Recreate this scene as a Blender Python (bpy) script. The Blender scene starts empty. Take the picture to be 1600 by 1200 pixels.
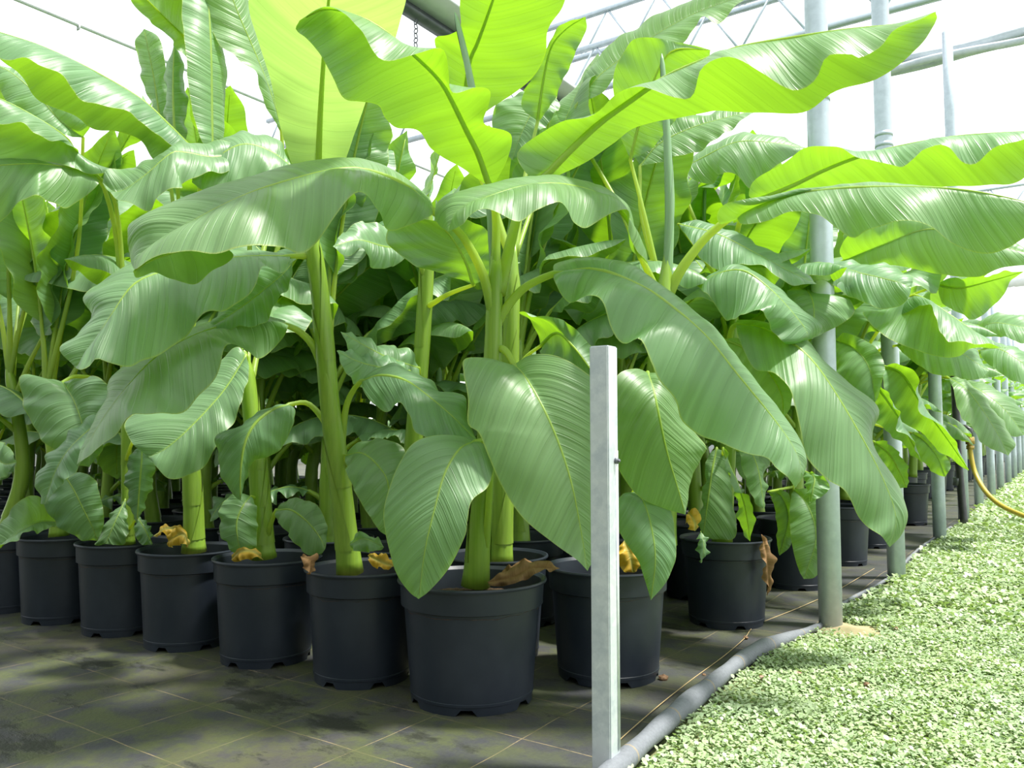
import bpy, bmesh, math, random
import numpy as np
from mathutils import Vector, Matrix
sc = bpy.context.scene
col = sc.collection
# ------------------------------------------------------------------ camera
FPX, CAMH, YAW = 1270.0, 0.65, math.radians(34.3)
PITCH = math.atan(80 / FPX)
cam = bpy.data.cameras.new('camera'); camo = bpy.data.objects.new('camera', cam); col.objects.link(camo)
cam.sensor_width = 36; cam.lens = FPX / 1600 * 36; cam.clip_start = 0.02
camo.location = (0, 0, CAMH); camo.rotation_euler = (math.pi / 2 + PITCH, 0, YAW)
sc.camera = camo
# ------------------------------------------------------------------ sky, sun, exposure
w = bpy.data.worlds.new('hazy_sky'); sc.world = w; w.use_nodes = True
bg = w.node_tree.nodes['Background']; bg.inputs[0].default_value = (0.93, 0.97, 1, 1); bg.inputs[1].default_value = 1.65
sun = bpy.data.lights.new('sun', 'SUN'); suno = bpy.data.objects.new('sun', sun); col.objects.link(suno)
sun.energy = 8.5; sun.angle = math.radians(6); sun.color = (1, 0.97, 0.9)
SUN_TO = Vector((0.48, 0.22, 1.25)).normalized()
suno.rotation_euler = SUN_TO.to_track_quat('Z', 'Y').to_euler(); suno.location = (3, 6, 8)
vs = sc.view_settings
vs.view_transform = 'Standard'; vs.look = 'None'; vs.gamma = 1; vs.exposure = 0.08
try: vs.use_curve_mapping = False
except Exception: pass
# ------------------------------------------------------------------ geometry helpers
Fv = np.array([-math.sin(YAW) * math.cos(PITCH), math.cos(YAW) * math.cos(PITCH), math.sin(PITCH)])
Rv = np.array([math.cos(YAW), math.sin(YAW), 0.0]); Uv = np.cross(Rv, Fv); Cv = np.array([0, 0, CAMH])
def at(x, y, d):
    """place in the greenhouse of a point seen at photo position x, y at depth d metres"""
    return Cv + d * (Fv + Rv * (x - 800) / FPX + Uv * (600 - y) / FPX)
def crom(P, n):
    """n points evenly spaced along a smooth curve through P"""
    P = np.asarray(P, float)
    if len(P) == 2: return P[0] + (P[1] - P[0]) * np.linspace(0, 1, n)[:, None]
    Q = np.vstack([2 * P[0] - P[1], P, 2 * P[-1] - P[-2]])
    out = []
    t = np.linspace(0, 1, 12, endpoint=False)[:, None]
    for i in range(1, len(Q) - 2):
        p0, p1, p2, p3 = Q[i - 1], Q[i], Q[i + 1], Q[i + 2]
        out.append(.5 * (2 * p1 + (p2 - p0) * t + (2 * p0 - 5 * p1 + 4 * p2 - p3) * t * t + (3 * p1 - p0 - 3 * p2 + p3) * t ** 3))
    D = np.vstack(out + [P[-1:]])
    L = np.concatenate([[0], np.cumsum(np.linalg.norm(np.diff(D, axis=0), axis=1))])
    s = np.linspace(0, L[-1], n)
    return np.stack([np.interp(s, L, D[:, k]) for k in range(3)], 1)
def nrm(v): return v / (np.linalg.norm(v, axis=-1, keepdims=True) + 1e-9)
def mesh_of(name, V, Fc, mats, smooth=True, uvs=None, uvs2=None):
    me = bpy.data.meshes.new(name)
    me.from_pydata([tuple(map(float, v)) for v in V], [], [tuple(int(i) for i in f) for f in Fc])
    for m in (mats if isinstance(mats, (list, tuple)) else [mats]): me.materials.append(m)
    if smooth: me.polygons.foreach_set('use_smooth', [True] * len(me.polygons))
    if uvs is not None:
        li = np.zeros(len(me.loops), int); me.loops.foreach_get('vertex_index', li)
        l = me.uv_layers.new(name='UVMap'); l.data.foreach_set('uv', np.asarray(uvs, float)[li].ravel())
        l = me.uv_layers.new(name='Edge'); l.data.foreach_set('uv', np.asarray(uvs2, float)[li].ravel())
    me.update()
    return me
def ob(name, me, parent=None, loc=None):
    o = bpy.data.objects.new(name, me); col.objects.link(o)
    if parent: o.parent = parent
    if loc is not None: o.location = loc
    return o
def tag(o, label=None, cat=None, group=None, kind=None):
    if label: o['label'] = label
    if cat: o['category'] = cat
    if group: o['group'] = group
    if kind: o['kind'] = kind
    return o
def empty(name, loc):
    o = bpy.data.objects.new(name, None); o.empty_display_size = .1; col.objects.link(o); o.location = loc; return o
def tube(P, rad, seg=10, cap=True, squash=None):
    """verts, faces of a tube along P with radius rad (list or number)"""
    P = np.asarray(P, float); n = len(P)
    rad = np.full(n, rad) if np.isscalar(rad) else np.asarray(rad, float)
    T = nrm(np.gradient(P, axis=0)); V = []; Fc = []
    ref = np.array([0, 0, 1.]) if abs(T[0][2]) < .9 else np.array([1., 0, 0])
    a = nrm(ref - T[0] * (ref @ T[0]))
    for i in range(n):
        a = nrm(a - T[i] * (a @ T[i])); b = np.cross(T[i], a)
        for k in range(seg):
            th = 2 * math.pi * k / seg
            V.append(P[i] + rad[i] * (math.cos(th) * a * (squash or 1) + math.sin(th) * b))
    for i in range(n - 1):
        for k in range(seg):
            k2 = (k + 1) % seg
            Fc.append((i * seg + k, i * seg + k2, (i + 1) * seg + k2, (i + 1) * seg + k))
    if cap:
        Fc.append(tuple(range(seg))[::-1]); Fc.append(tuple((n - 1) * seg + k for k in range(seg)))
    return V, Fc
def box(x0, x1, y0, y1, z0, z1):
    V = [(x, y, z) for z in (z0, z1) for y in (y0, y1) for x in (x0, x1)]
    return V, [(0, 2, 3, 1), (4, 5, 7, 6), (0, 1, 5, 4), (2, 6, 7, 3), (0, 4, 6, 2), (1, 3, 7, 5)]
def join(*parts):
    V = []; Fc = []
    for v, f in parts:
        o = len(V); V += list(v); Fc += [tuple(i + o for i in q) for q in f]
    return V, Fc
# ------------------------------------------------------------------ materials
def mat(name):
    m = bpy.data.materials.new(name); m.use_nodes = True; nt = m.node_tree
    return m, nt, nt.nodes['Principled BSDF'], nt.nodes['Material Output']
def N(nt, typ, **kw):
    n = nt.nodes.new(typ)
    for k, v in kw.items():
        if k.startswith('i_'): n.inputs[int(k[2:]) if k[2:].isdigit() else k[2:].replace('_', ' ')].default_value = v
        else: setattr(n, k, v)
    return n
def mth(nt, op, a, b=None, c=None, clamp=False):
    n = nt.nodes.new('ShaderNodeMath'); n.operation = op; n.use_clamp = clamp
    for i, v in enumerate((a, b, c)):
        if v is None: continue
        if isinstance(v, (int, float)): n.inputs[i].default_value = v
        else: nt.links.new(v, n.inputs[i])
    return n.outputs[0]
def mixc(nt, fac, a, b, mode='MIX'):
    n = nt.nodes.new('ShaderNodeMix'); n.data_type = 'RGBA'; n.blend_type = mode
    for i, v in ((0, fac), (6, a), (7, b)):
        if isinstance(v, (int, float)): n.inputs[i].default_value = v
        elif isinstance(v, tuple): n.inputs[i].default_value = (*v, 1)
        else: nt.links.new(v, n.inputs[i])
    return n.outputs[2]
def ramp(nt, src, stops):
    n = nt.nodes.new('ShaderNodeValToRGB'); nt.links.new(src, n.inputs[0])
    e = n.color_ramp.elements
    while len(e) < len(stops): e.new(.5)
    for q, (p, c) in zip(e, stops):
        q.position = p; q.color = (*c, 1) if isinstance(c, tuple) else (c, c, c, 1)
    return n.outputs[0]
def noise(nt, vec=None, scale=5, detail=4, rough=.55, dims='3D'):
    n = nt.nodes.new('ShaderNodeTexNoise'); n.noise_dimensions = dims
    n.inputs['Scale'].default_value = scale; n.inputs['Detail'].default_value = detail; n.inputs['Roughness'].default_value = rough
    if vec is not None: nt.links.new(vec, n.inputs['W' if dims == '1D' else 'Vector'])
    return n.outputs[0]

def leaf_material(name, base, trans, tfac=.42, rough=.42, dry=False):
    m, nt, bs, out = mat(name)
    L = nt.links.new
    uv = N(nt, 'ShaderNodeUVMap', uv_map='UVMap'); sx = N(nt, 'ShaderNodeSeparateXYZ'); L(uv.outputs[0], sx.inputs[0])
    ue = N(nt, 'ShaderNodeUVMap', uv_map='Edge'); se = N(nt, 'ShaderNodeSeparateXYZ'); L(ue.outputs[0], se.inputs[0])
    info = N(nt, 'ShaderNodeObjectInfo')
    ax = mth(nt, 'ABSOLUTE', sx.outputs[0])
    q = mth(nt, 'SUBTRACT', sx.outputs[1], mth(nt, 'MULTIPLY', mth(nt, 'POWER', ax, 1.3), .8))
    q = mth(nt, 'ADD', q, mth(nt, 'MULTIPLY', mth(nt, 'SIGN', sx.outputs[0]), 3.3))
    q = mth(nt, 'ADD', q, mth(nt, 'MULTIPLY', info.outputs['Random'], 17.0))
    broad = noise(nt, q, 38, 2, .5, '1D'); fine = noise(nt, q, 420, 2, .6, '1D')
    ln = mth(nt, 'PINGPONG', mth(nt, 'MULTIPLY', mth(nt, 'ADD', q, mth(nt, 'MULTIPLY', broad, .03)), 38), .5)
    vein = ramp(nt, ln, [(0, 1.0), (.10, 0.0)])
    blot = noise(nt, None, 3.5, 3)
    c = mixc(nt, mth(nt, 'MULTIPLY', ramp(nt, broad, [(.36, 0.0), (.64, 1.0)]), .75), tuple(x * 1.1 for x in base), tuple(x * .70 for x in base))
    c = mixc(nt, mth(nt, 'MULTIPLY', fine, .3), c, tuple(min(1, x * 1.35) for x in base))
    c = mixc(nt, mth(nt, 'MULTIPLY', vein, .30), c, tuple(min(1, x * 1.7) for x in base))
    c = mixc(nt, mth(nt, 'MULTIPLY', info.outputs['Random'], .35), c, (base[0] * 1.5, base[1] * 1.18, base[2] * .7))
    edge = ramp(nt, se.outputs[0], [(.975, 0.0), (.992, 1.0)])
    c = mixc(nt, mth(nt, 'MULTIPLY', edge, .7), c, (.38, .48, .10) if not dry else (.2, .1, .04))
    rib = ramp(nt, ax, [(.0025, 1.0), (.006, 0.0)])
    c = mixc(nt, mth(nt, 'MULTIPLY', rib, .55), c, (.26, .42, .15) if not dry else (.25, .14, .05))
    L(c, bs.inputs['Base Color']); bs.inputs['Roughness'].default_value = rough
    bs.inputs['Specular IOR Level'].default_value = .5
    bs.inputs['Coat Weight'].default_value = .25 if not dry else 0; bs.inputs['Coat Roughness'].default_value = .3
    bmp = N(nt, 'ShaderNodeBump'); bmp.inputs['Strength'].default_value = .6; bmp.inputs['Distance'].default_value = .009
    h = mth(nt, 'ADD', mth(nt, 'MULTIPLY', broad, 1.0), mth(nt, 'MULTIPLY', fine, .10))
    h = mth(nt, 'SUBTRACT', h, mth(nt, 'MULTIPLY', vein, .18))
    L(h, bmp.inputs['Height']); L(bmp.outputs[0], bs.inputs['Normal'])
    tr = N(nt, 'ShaderNodeBsdfTranslucent')
    tc = mixc(nt, mth(nt, 'MULTIPLY', fine, .45), trans, tuple(x * .72 for x in trans))
    tc = mixc(nt, mth(nt, 'MULTIPLY', blot, .35), tc, tuple(x * .8 for x in trans))
    tc = mixc(nt, mth(nt, 'MULTIPLY', vein, .28), tc, tuple(x * .5 for x in trans))
    tc = mixc(nt, mth(nt, 'MULTIPLY', mth(nt, 'SUBTRACT', broad, .35, clamp=True), .9), tc, tuple(x * .6 for x in trans))
    L(tc, tr.inputs[0])
    mx = N(nt, 'ShaderNodeMixShader'); mx.inputs[0].default_value = tfac
    L(bs.outputs[0], mx.inputs[1]); L(tr.outputs[0], mx.inputs[2]); L(mx.outputs[0], out.inputs[0])
    return m
M_LEAF = leaf_material('banana_leaf', (.168, .318, .16), (.31, .61, .012), .44, .40)
M_YOUNG = leaf_material('young_thin_leaf', (.20, .36, .12), (.50, .80, .15), .50, .40)
M_YELLOW = leaf_material('yellowed_leaf', (.55, .36, .03), (.7, .45, .02), .3, .55)
M_DRY = leaf_material('dried_leaf', (.22, .13, .06), (.3, .18, .06), .2, .8, True)

def stem_material(name, a, b, glow=None):
    m, nt, bs, out = mat(name); L = nt.links.new
    tc = N(nt, 'ShaderNodeTexCoord'); mp = N(nt, 'ShaderNodeMapping'); mp.inputs['Scale'].default_value = (60, 60, 1.5)
    L(tc.outputs['Object'], mp.inputs[0])
    n1 = noise(nt, mp.outputs[0], 1.6, 4, .6)
    L(mixc(nt, n1, a, b), bs.inputs['Base Color'])
    bs.inputs['Roughness'].default_value = .38
    bs.inputs['Subsurface Weight'].default_value = .25; bs.inputs['Subsurface Radius'].default_value = (.02, .03, .004); bs.inputs['Subsurface Scale'].default_value = .5
    bmp = N(nt, 'ShaderNodeBump'); bmp.inputs['Strength'].default_value = .25; bmp.inputs['Distance'].default_value = .003
    L(n1, bmp.inputs['Height']); L(bmp.outputs[0], bs.inputs['Normal'])
    if glow:
        tr = N(nt, 'ShaderNodeBsdfTranslucent'); tr.inputs[0].default_value = (*glow, 1)
        mx = N(nt, 'ShaderNodeMixShader'); mx.inputs[0].default_value = .45
        L(bs.outputs[0], mx.inputs[1]); L(tr.outputs[0], mx.inputs[2]); L(mx.outputs[0], out.inputs[0])
    return m
M_STEM = stem_material('pseudostem_skin', (.28, .42, .05), (.12, .24, .02))
M_RIB = stem_material('midrib_skin', (.36, .51, .12), (.27, .42, .08), (.85, .95, .15))
M_SPEAR = stem_material('rolled_leaf_skin', (.24, .38, .20), (.13, .26, .12))

def plastic():
    m, nt, bs, out = mat('black_pot_plastic'); L = nt.links.new
    tc = N(nt, 'ShaderNodeTexCoord')
    n1 = noise(nt, tc.outputs['Object'], 7, 5, .6); n2 = noise(nt, tc.outputs['Object'], 90, 3)
    dust = ramp(nt, n1, [(.45, 0.0), (.75, 1.0)])
    L(mixc(nt, mth(nt, 'MULTIPLY', dust, .5), (.016, .022, .033), (.034, .043, .057)), bs.inputs['Base Color'])
    L(ramp(nt, n1, [(.3, .34), (.8, .55)]), bs.inputs['Roughness'])
    bs.inputs['Specular IOR Level'].default_value = .4
    bmp = N(nt, 'ShaderNodeBump'); bmp.inputs['Strength'].default_value = .08; bmp.inputs['Distance'].default_value = .002
    L(n2, bmp.inputs['Height']); L(bmp.outputs[0], bs.inputs['Normal'])
    return m
M_POT = plastic()
def simple(name, a, b, scale, rough, metal=0, bump=.2, bd=.003, detail=5, r2=None):
    m, nt, bs, out = mat(name); L = nt.links.new
    tc = N(nt, 'ShaderNodeTexCoord'); n1 = noise(nt, tc.outputs['Object'], scale, detail, .6)
    L(mixc(nt, ramp(nt, n1, [(.3, 0.0), (.7, 1.0)]), a, b), bs.inputs['Base Color'])
    bs.inputs['Roughness'].default_value = rough; bs.inputs['Metallic'].default_value = metal
    if r2 is not None: L(ramp(nt, n1, [(.3, rough), (.7, r2)]), bs.inputs['Roughness'])
    bmp = N(nt, 'ShaderNodeBump'); bmp.inputs['Strength'].default_value = bump; bmp.inputs['Distance'].default_value = bd
    L(n1, bmp.inputs['Height']); L(bmp.outputs[0], bs.inputs['Normal'])
    return m
M_SOIL = simple('potting_soil', (.035, .02, .012), (.12, .07, .04), 60, .95, 0, .9, .012)
M_CLOD = simple('brown_clod', (.09, .05, .025), (.22, .13, .07), 80, .95, 0, .8, .006)
M_STONE = simple('reddish_stone', (.25, .14, .10), (.36, .24, .18), 60, .8, 0, .4)
M_SAND = simple('dry_sand', (.42, .33, .20), (.26, .24, .12), 14, .95, 0, .6, .004)
def galvanised(name, a, b, metal=.35, rough=.45):
    m, nt, bs, out = mat(name); L = nt.links.new
    tc = N(nt, 'ShaderNodeTexCoord')
    v = N(nt, 'ShaderNodeTexVoronoi'); v.inputs['Scale'].default_value = 55; L(tc.outputs['Object'], v.inputs['Vector'])
    n1 = noise(nt, tc.outputs['Object'], 20, 5, .65)
    c = mixc(nt, mth(nt, 'MULTIPLY', v.outputs['Color'], .35), a, b)
    c = mixc(nt, ramp(nt, n1, [(.42, 0.0), (.62, .6)]), c, b)
    L(c, bs.inputs['Base Color']); bs.inputs['Metallic'].default_value = metal
    L(ramp(nt, n1, [(.3, rough - .1), (.7, rough + .15)]), bs.inputs['Roughness'])
    return m
M_GALV = galvanised('galvanised_steel', (.66, .70, .72), (.38, .43, .48))
M_POLE = galvanised('grey_galvanised_tube', (.50, .58, .64), (.40, .47, .53), .25, .4)
M_WHITE = simple('white_painted_metal', (.78, .8, .82), (.7, .72, .75), 8, .5, 0, .02)
M_DARKMETAL = simple('dark_steel', (.10, .11, .13), (.17, .18, .2), 12, .5, .4, .05)
M_BLACKPIPE = simple('black_pipe_plastic', (.02, .022, .026), (.05, .052, .056), 15, .4, 0, .05)
M_HOSE = simple('yellow_hose_rubber', (.55, .42, .06), (.48, .36, .05), 20, .4, 0, .05)
M_BRASS = simple('brass_fitting', (.5, .36, .12), (.35, .25, .08), 40, .35, .8, .05)
M_CURTAIN = simple('shade_cloth', (.55, .6, .64), (.42, .47, .52), 18, .8, 0, .5, .01)

def fabric_material(roll=False):
    m, nt, bs, out = mat('woven_roll' if roll else 'woven_ground_cover'); L = nt.links.new
    geo = N(nt, 'ShaderNodeNewGeometry'); sp = N(nt, 'ShaderNodeSeparateXYZ'); L(geo.outputs['Position'], sp.inputs[0])
    X, Y = sp.outputs[0], sp.outputs[1]
    n_big = noise(nt, geo.outputs['Position'], 3.2, 7, .62); n_mid = noise(nt, geo.outputs['Position'], 11, 6, .65); n_f = noise(nt, geo.outputs['Position'], 120, 4, .6)
    wx = mth(nt, 'PINGPONG', mth(nt, 'MULTIPLY', X, 260), .5); wy = mth(nt, 'PINGPONG', mth(nt, 'MULTIPLY', Y, 260), .5)
    weave = mth(nt, 'MULTIPLY', wx, wy)
    base = mixc(nt, n_f, (.048, .050, .054), (.024, .026, .030)) if not roll else mixc(nt, n_f, (.20, .215, .24), (.10, .11, .125))
    c = base
    # yellow marker threads woven every 0.25 m one way and 0.36 m the other
    wob = mth(nt, 'MULTIPLY', mth(nt, 'SUBTRACT', noise(nt, geo.outputs['Position'], 2.0, 2), .5), .03)
    lx = mth(nt, 'PINGPONG', mth(nt, 'DIVIDE', mth(nt, 'ADD', mth(nt, 'ADD', X, 0.99), wob), .25), .5)
    ly = mth(nt, 'PINGPONG', mth(nt, 'DIVIDE', mth(nt, 'ADD', mth(nt, 'ADD', Y, -1.49), wob), .25), .5)
    thr = mth(nt, 'MAXIMUM', mth(nt, 'LESS_THAN', lx, .0055), mth(nt, 'LESS_THAN', ly, .0055)) if not roll else mth(nt, 'LESS_THAN', ly, .012)
    dash = ramp(nt, n_f, [(.30, 0.3), (.50, 1.0)])
    c = mixc(nt, mth(nt, 'MULTIPLY', mth(nt, 'MULTIPLY', thr, dash), .75), c, (.30, .23, .12))
    if not roll:
        # the mossy, dirty corner in front of the pots; cleaner towards the path
        mx = ramp(nt, mth(nt, 'ADD', mth(nt, 'MULTIPLY', X, -.55), mth(nt, 'MULTIPLY', n_big, .8)), [(.72, 0.0), (1.35, 1.0)])
        moss = mth(nt, 'MULTIPLY', ramp(nt, n_mid, [(.40, 0.0), (.58, 1.0)]), mx)
        c = mixc(nt, mth(nt, 'MULTIPLY', moss, .8), c, mixc(nt, n_f, (.080, .098, .024), (.045, .054, .022)))
        sand = mth(nt, 'MULTIPLY', ramp(nt, n_big, [(.45, 0.0), (.62, 1.0)]), mx)
        c = mixc(nt, mth(nt, 'MULTIPLY', sand, .4), c, (.068, .058, .038))
        mp = N(nt, 'ShaderNodeMapping'); mp.inputs['Location'].default_value = (3.1, 7.7, 0); mp.inputs['Scale'].default_value = (2.0, 3.6, 1); L(geo.outputs['Position'], mp.inputs[0])
        dk = noise(nt, mp.outputs[0], 1.25, 9, .72)
        dirt = mth(nt, 'MULTIPLY', ramp(nt, dk, [(.54, 0.0), (.60, 1.0)]), mx)
        c = mixc(nt, mth(nt, 'MULTIPLY', dirt, .92), c, (.012, .014, .008))
    L(c, bs.inputs['Base Color'])
    bs.inputs['Roughness'].default_value = .62
    h = mth(nt, 'ADD', mth(nt, 'MULTIPLY', weave, .5), mth(nt, 'MULTIPLY', n_f, .8))
    if not roll: h = mth(nt, 'ADD', h, mth(nt, 'MULTIPLY', dirt, 1.2))
    bmp = N(nt, 'ShaderNodeBump'); bmp.inputs['Strength'].default_value = .5; bmp.inputs['Distance'].default_value = .003
    L(h, bmp.inputs['Height']); L(bmp.outputs[0], bs.inputs['Normal'])
    return m
M_FABRIC = fabric_material(); M_ROLL = fabric_material(True)
def pathsoil():
    m, nt, bs, out = mat('mossy_path_soil'); L = nt.links.new
    geo = N(nt, 'ShaderNodeNewGeometry'); n1 = noise(nt, geo.outputs['Position'], 9, 6, .6); n2 = noise(nt, geo.outputs['Position'], 70, 4)
    c = mixc(nt, ramp(nt, n1, [(.35, 0.0), (.65, 1.0)]), (.17, .25, .09), (.20, .19, .09))
    L(mixc(nt, mth(nt, 'MULTIPLY', n2, .6), c, (.10, .14, .04)), bs.inputs['Base Color']); bs.inputs['Roughness'].default_value = .9
    return m
M_PATH = pathsoil()
def groundcover():
    m, nt, bs, out = mat('creeping_groundcover_leaf'); L = nt.links.new
    geo = N(nt, 'ShaderNodeNewGeometry'); n1 = noise(nt, geo.outputs['Position'], 5, 4); n2 = noise(nt, geo.outputs['Position'], 140, 2)
    c = mixc(nt, ramp(nt, n1, [(.35, 0.0), (.65, 1.0)]), (.27, .39, .21), (.31, .42, .18))
    L(mixc(nt, ramp(nt, n2, [(.4, 0.0), (.65, 1.0)]), c, (.42, .50, .32)), bs.inputs['Base Color'])
    bs.inputs['Roughness'].default_value = .45
    tr = N(nt, 'ShaderNodeBsdfTranslucent'); tr.inputs[0].default_value = (.4, .6, .1, 1)
    mx = N(nt, 'ShaderNodeMixShader'); mx.inputs[0].default_value = .2
    L(bs.outputs[0], mx.inputs[1]); L(tr.outputs[0], mx.inputs[2]); L(mx.outputs[0], out.inputs[0])
    return m
M_COVER = groundcover()

# ------------------------------------------------------------------ the setting
EDGE = [(-.62, .2), (-.68, .9), (-.735, 1.48), (-.765, 1.95), (-.775, 2.4), (-.73, 2.8), (-.715, 2.98), (-.735, 3.3), (-.70, 3.8), (-.69, 4.2), (-.72, 5.2), (-.70, 6.5), (-.72, 9), (-.70, 14), (-.72, 30)]
def edge_x(y): return float(np.interp(y, [e[1] for e in EDGE], [e[0] for e in EDGE]))
ep = [(x, y, 0) for x, y in EDGE]
V = []; Fc = []
ys = np.concatenate([np.linspace(-4, 0.2, 6), np.linspace(.3, 6, 60), np.linspace(6.5, 30, 30)])
for y in ys:
    ex = edge_x(y) + .01
    for k in range(13): V.append((ex - (k / 12) ** 2 * (24 + ex), y, .004 * math.sin(y * 9 + k) * (1 if k in (1, 2) and y > 1.7 else 0)))
for i in range(len(ys) - 1):
    for k in range(12): Fc.append((i * 13 + k, (i + 1) * 13 + k, (i + 1) * 13 + k + 1, i * 13 + k + 1))
tag(ob('floor', mesh_of('floor', V, Fc, M_FABRIC)), kind='structure')
pth = mesh_of('floor_path', [(-.9, -4, -.012), (8, -4, -.012), (8, 32, -.012), (-.9, 32, -.012)], [(0, 1, 2, 3)], M_PATH)
tag(ob('floor_path', pth), kind='structure')
# rolled hem of the ground cover, lying along the path
rp = crom([(x, y, .010 + (.010 if y < 2.75 else -.004)) for x, y in EDGE[1:12]], 260)
rr = np.array([(.022 if p[1] < 2.6 else (.022 - (p[1] - 2.6) * .04 if p[1] < 2.95 else .008)) * (1 + .10 * math.sin(p[1] * 11) + .05 * math.sin(p[1] * 31)) for p in rp])
hem = ob('rolled_fabric_edge', mesh_of('rolled_fabric_edge', *tube(rp, rr, 14), M_ROLL))
M_THREAD = simple('tan_thread', (.42, .32, .16), (.34, .25, .12), 30, .8)
tp = crom([(-.70, 1.0, .003), (-.79, 1.45, .003), (-.825, 1.75, .003), (-.845, 2.05, .003), (-.855, 2.35, .004), (-.875, 2.6, .003), (-.90, 2.8, .003), (-.86, 3.15, .003), (-.82, 3.6, .003), (-.80, 4.3, .003)], 120)
ob('loose_thread', mesh_of('loose_thread', *tube(tp, .0014, 5), M_THREAD), hem)
tag(hem, 'grey rolled hem of the woven ground cover along the green path', 'ground fabric')

# unseen dark green wall, added behind the viewer to cut frontal light
e = empty('wall_front_light_blocker', (0, -3.2, 0)); tag(e, kind='structure')
M_SHEET = simple('dark_green_sheet', (.035, .06, .03), (.05, .08, .04), 3, .8, 0, .1)
me = mesh_of('panel', *box(-.99, .99, -.03, .03, 0, 2.6), M_SHEET, False)
for k in range(11): ob('panel', me, e, (-14 + 2 * k, 0, 0))
# end wall far down the path: white rails with glazing bars
e = empty('wall_back', (0, 24, 0)); tag(e, kind='structure')
for z0, z1 in ((0, 1.15), (2.3, 2.42), (3.4, 3.55), (4.4, 4.75)):
    ob('rail', mesh_of('rail', *box(-14, 6, -.05, .05, z0, z1), M_WHITE), e)
me = mesh_of('glazing_bar', *box(-.03, .03, -.03, .03, 0, 4.75), M_WHITE)
for k in range(21): ob('glazing_bar', me, e, (-14 + k, 0, 0))

e = empty('wall_left', (-14.5, 0, 0)); tag(e, kind='structure')
for z0, z1 in ((0, 1.15), (2.3, 2.42), (4.4, 4.75)):
    ob('rail', mesh_of('rail', *box(-.05, .05, -3, 24, z0, z1), M_WHITE), e)
me = mesh_of('glazing_bar', *box(-.03, .03, -.03, .03, 0, 4.75), M_WHITE)
for k in range(14): ob('glazing_bar', me, e, (0, -3 + 2 * k, 0))

# ------------------------------------------------------------------ poles along the path
POLE_Y = [2.94, 4.08, 5.77, 7.25, 8.72, 10.1, 11.5, 13.0, 14.5, 16.0, 17.5, 19.0, 20.5]
POLE_X = [-.69, -.665, -.685, -.69, -.70, -.69, -.69, -.685, -.685, -.68, -.68, -.68, -.68]
ordinal = ['first', 'second', 'third', 'fourth', 'fifth', 'sixth', 'seventh', 'eighth', 'ninth', 'tenth', 'eleventh', 'twelfth', 'thirteenth']
for i, (x, y) in enumerate(zip(POLE_X, POLE_Y)):
    r = .0385
    t = empty('steel_pole', (x, y, 0))
    if i < 13: tag(t, '%s round grey steel pole along the path, counted from the white square post' % ordinal[i], 'pole', 'grey poles along the path')
    top = (3.9, 3.9, 1.75, 3.9)[i] if i < 4 else 2.3; zs = np.linspace(-.02, top, 7); ob('tube', mesh_of('pole_tube', *tube([(0, 0, z) for z in zs], r, 28), M_POLE), t)
    if i in (0, 1, 3):
        zc = (1.83, 2.0, 1.2, 2.0)[i]
        for dz in (0, .05): ob('clamp_ring', mesh_of('clamp_ring', *tube([(0, 0, zc + dz), (0, 0, zc + dz + .02)], r + .002, 28), M_POLE), t)
# white square post in front
px, py = at(947, 1150, 1.56)[:2]
t = tag(empty('square_steel_post', (px, py, 0)), 'short galvanised square steel post standing in front of the pots', 'post')
a = .0205
bm = bmesh.new(); bmesh.ops.create_cube(bm, size=1)
for v in bm.verts: v.co = Vector((v.co.x * 2 * a, v.co.y * 2 * a, (v.co.z + .5) * .845 - .02))
bmesh.ops.bevel(bm, geom=[e_ for e_ in bm.edges], offset=.0022, segments=2, affect='EDGES')
me = bpy.data.meshes.new('post_tube'); bm.to_mesh(me); bm.free(); me.materials.append(M_GALV); ob('tube', me, t)
V, Fc = join(tube([(a, .008, .60), (a + .006, .008, .60)], .006, 8), tube([(a + .004, .008, .60), (a + .010, .008, .60)], .003, 8))
ob('bolt', mesh_of('bolt', V, Fc, M_DARKMETAL), t)
V, Fc = box(a - .001, a + .0015, a - .012, a - .003, .05, .62); ob('seam_strip', mesh_of('seam_strip', V, Fc, M_GALV), t)
# sandy patch at the first pole
V = [(0, 0, .012)]; 
for k in range(28):
    r = .12 * (1 + .25 * math.sin(k * 1.7) + .15 * math.sin(k * 3.1)); V.append((r * 1.15 * math.cos(k / 28 * 6.283), r * math.sin(k / 28 * 6.283), -.008))
tag(ob('sand_patch', mesh_of('sand_patch', V, [(0, k + 1, (k + 1) % 28 + 1) for k in range(28)], M_SAND), None, (-.635, 2.93, 0)), 'bare sandy patch at the foot of the first grey pole', 'sand')

# ------------------------------------------------------------------ greenhouse roof steel
def truss(y, z, x0, x1, label, h=.42, r=.022):
    t = tag(empty('roof_truss', (0, y, z)), label, 'truss')
    ob('lower_chord', mesh_of('chord', *box(x0, x1, -r, r, -r, r), M_POLE), t)
    ob('upper_chord', mesh_of('chord', *box(x0, x1, -r, r, h - r, h + r), M_POLE), t)
    n = int((x1 - x0) / .55)
    for k in range(n):
        a_ = x0 + (x1 - x0) * k / n; b_ = x0 + (x1 - x0) * (k + 1) / n; m_ = (a_ + b_) / 2
        ob('lattice_bar', mesh_of('lattice_bar', *join(tube([(a_, 0, 0), (m_, 0, h)], .011, 6), tube([(m_, 0, h), (b_, 0, 0)], .011, 6)), M_POLE), t)
p = at(1375, 20, 6.2); truss(p[1], p[2], -6, 5, 'grey lattice roof truss crossing above the path, nearest one')
p = at(940, 80, 8.3); truss(p[1], p[2], -9, 6, 'grey lattice roof truss farther back over the plants')
p = at(1500, 340, 14); truss(p[1], p[2], -9, 6, 'grey lattice roof truss far down the path')
p = at(1490, 80, 7.0)
V = []; Fc = []
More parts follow.
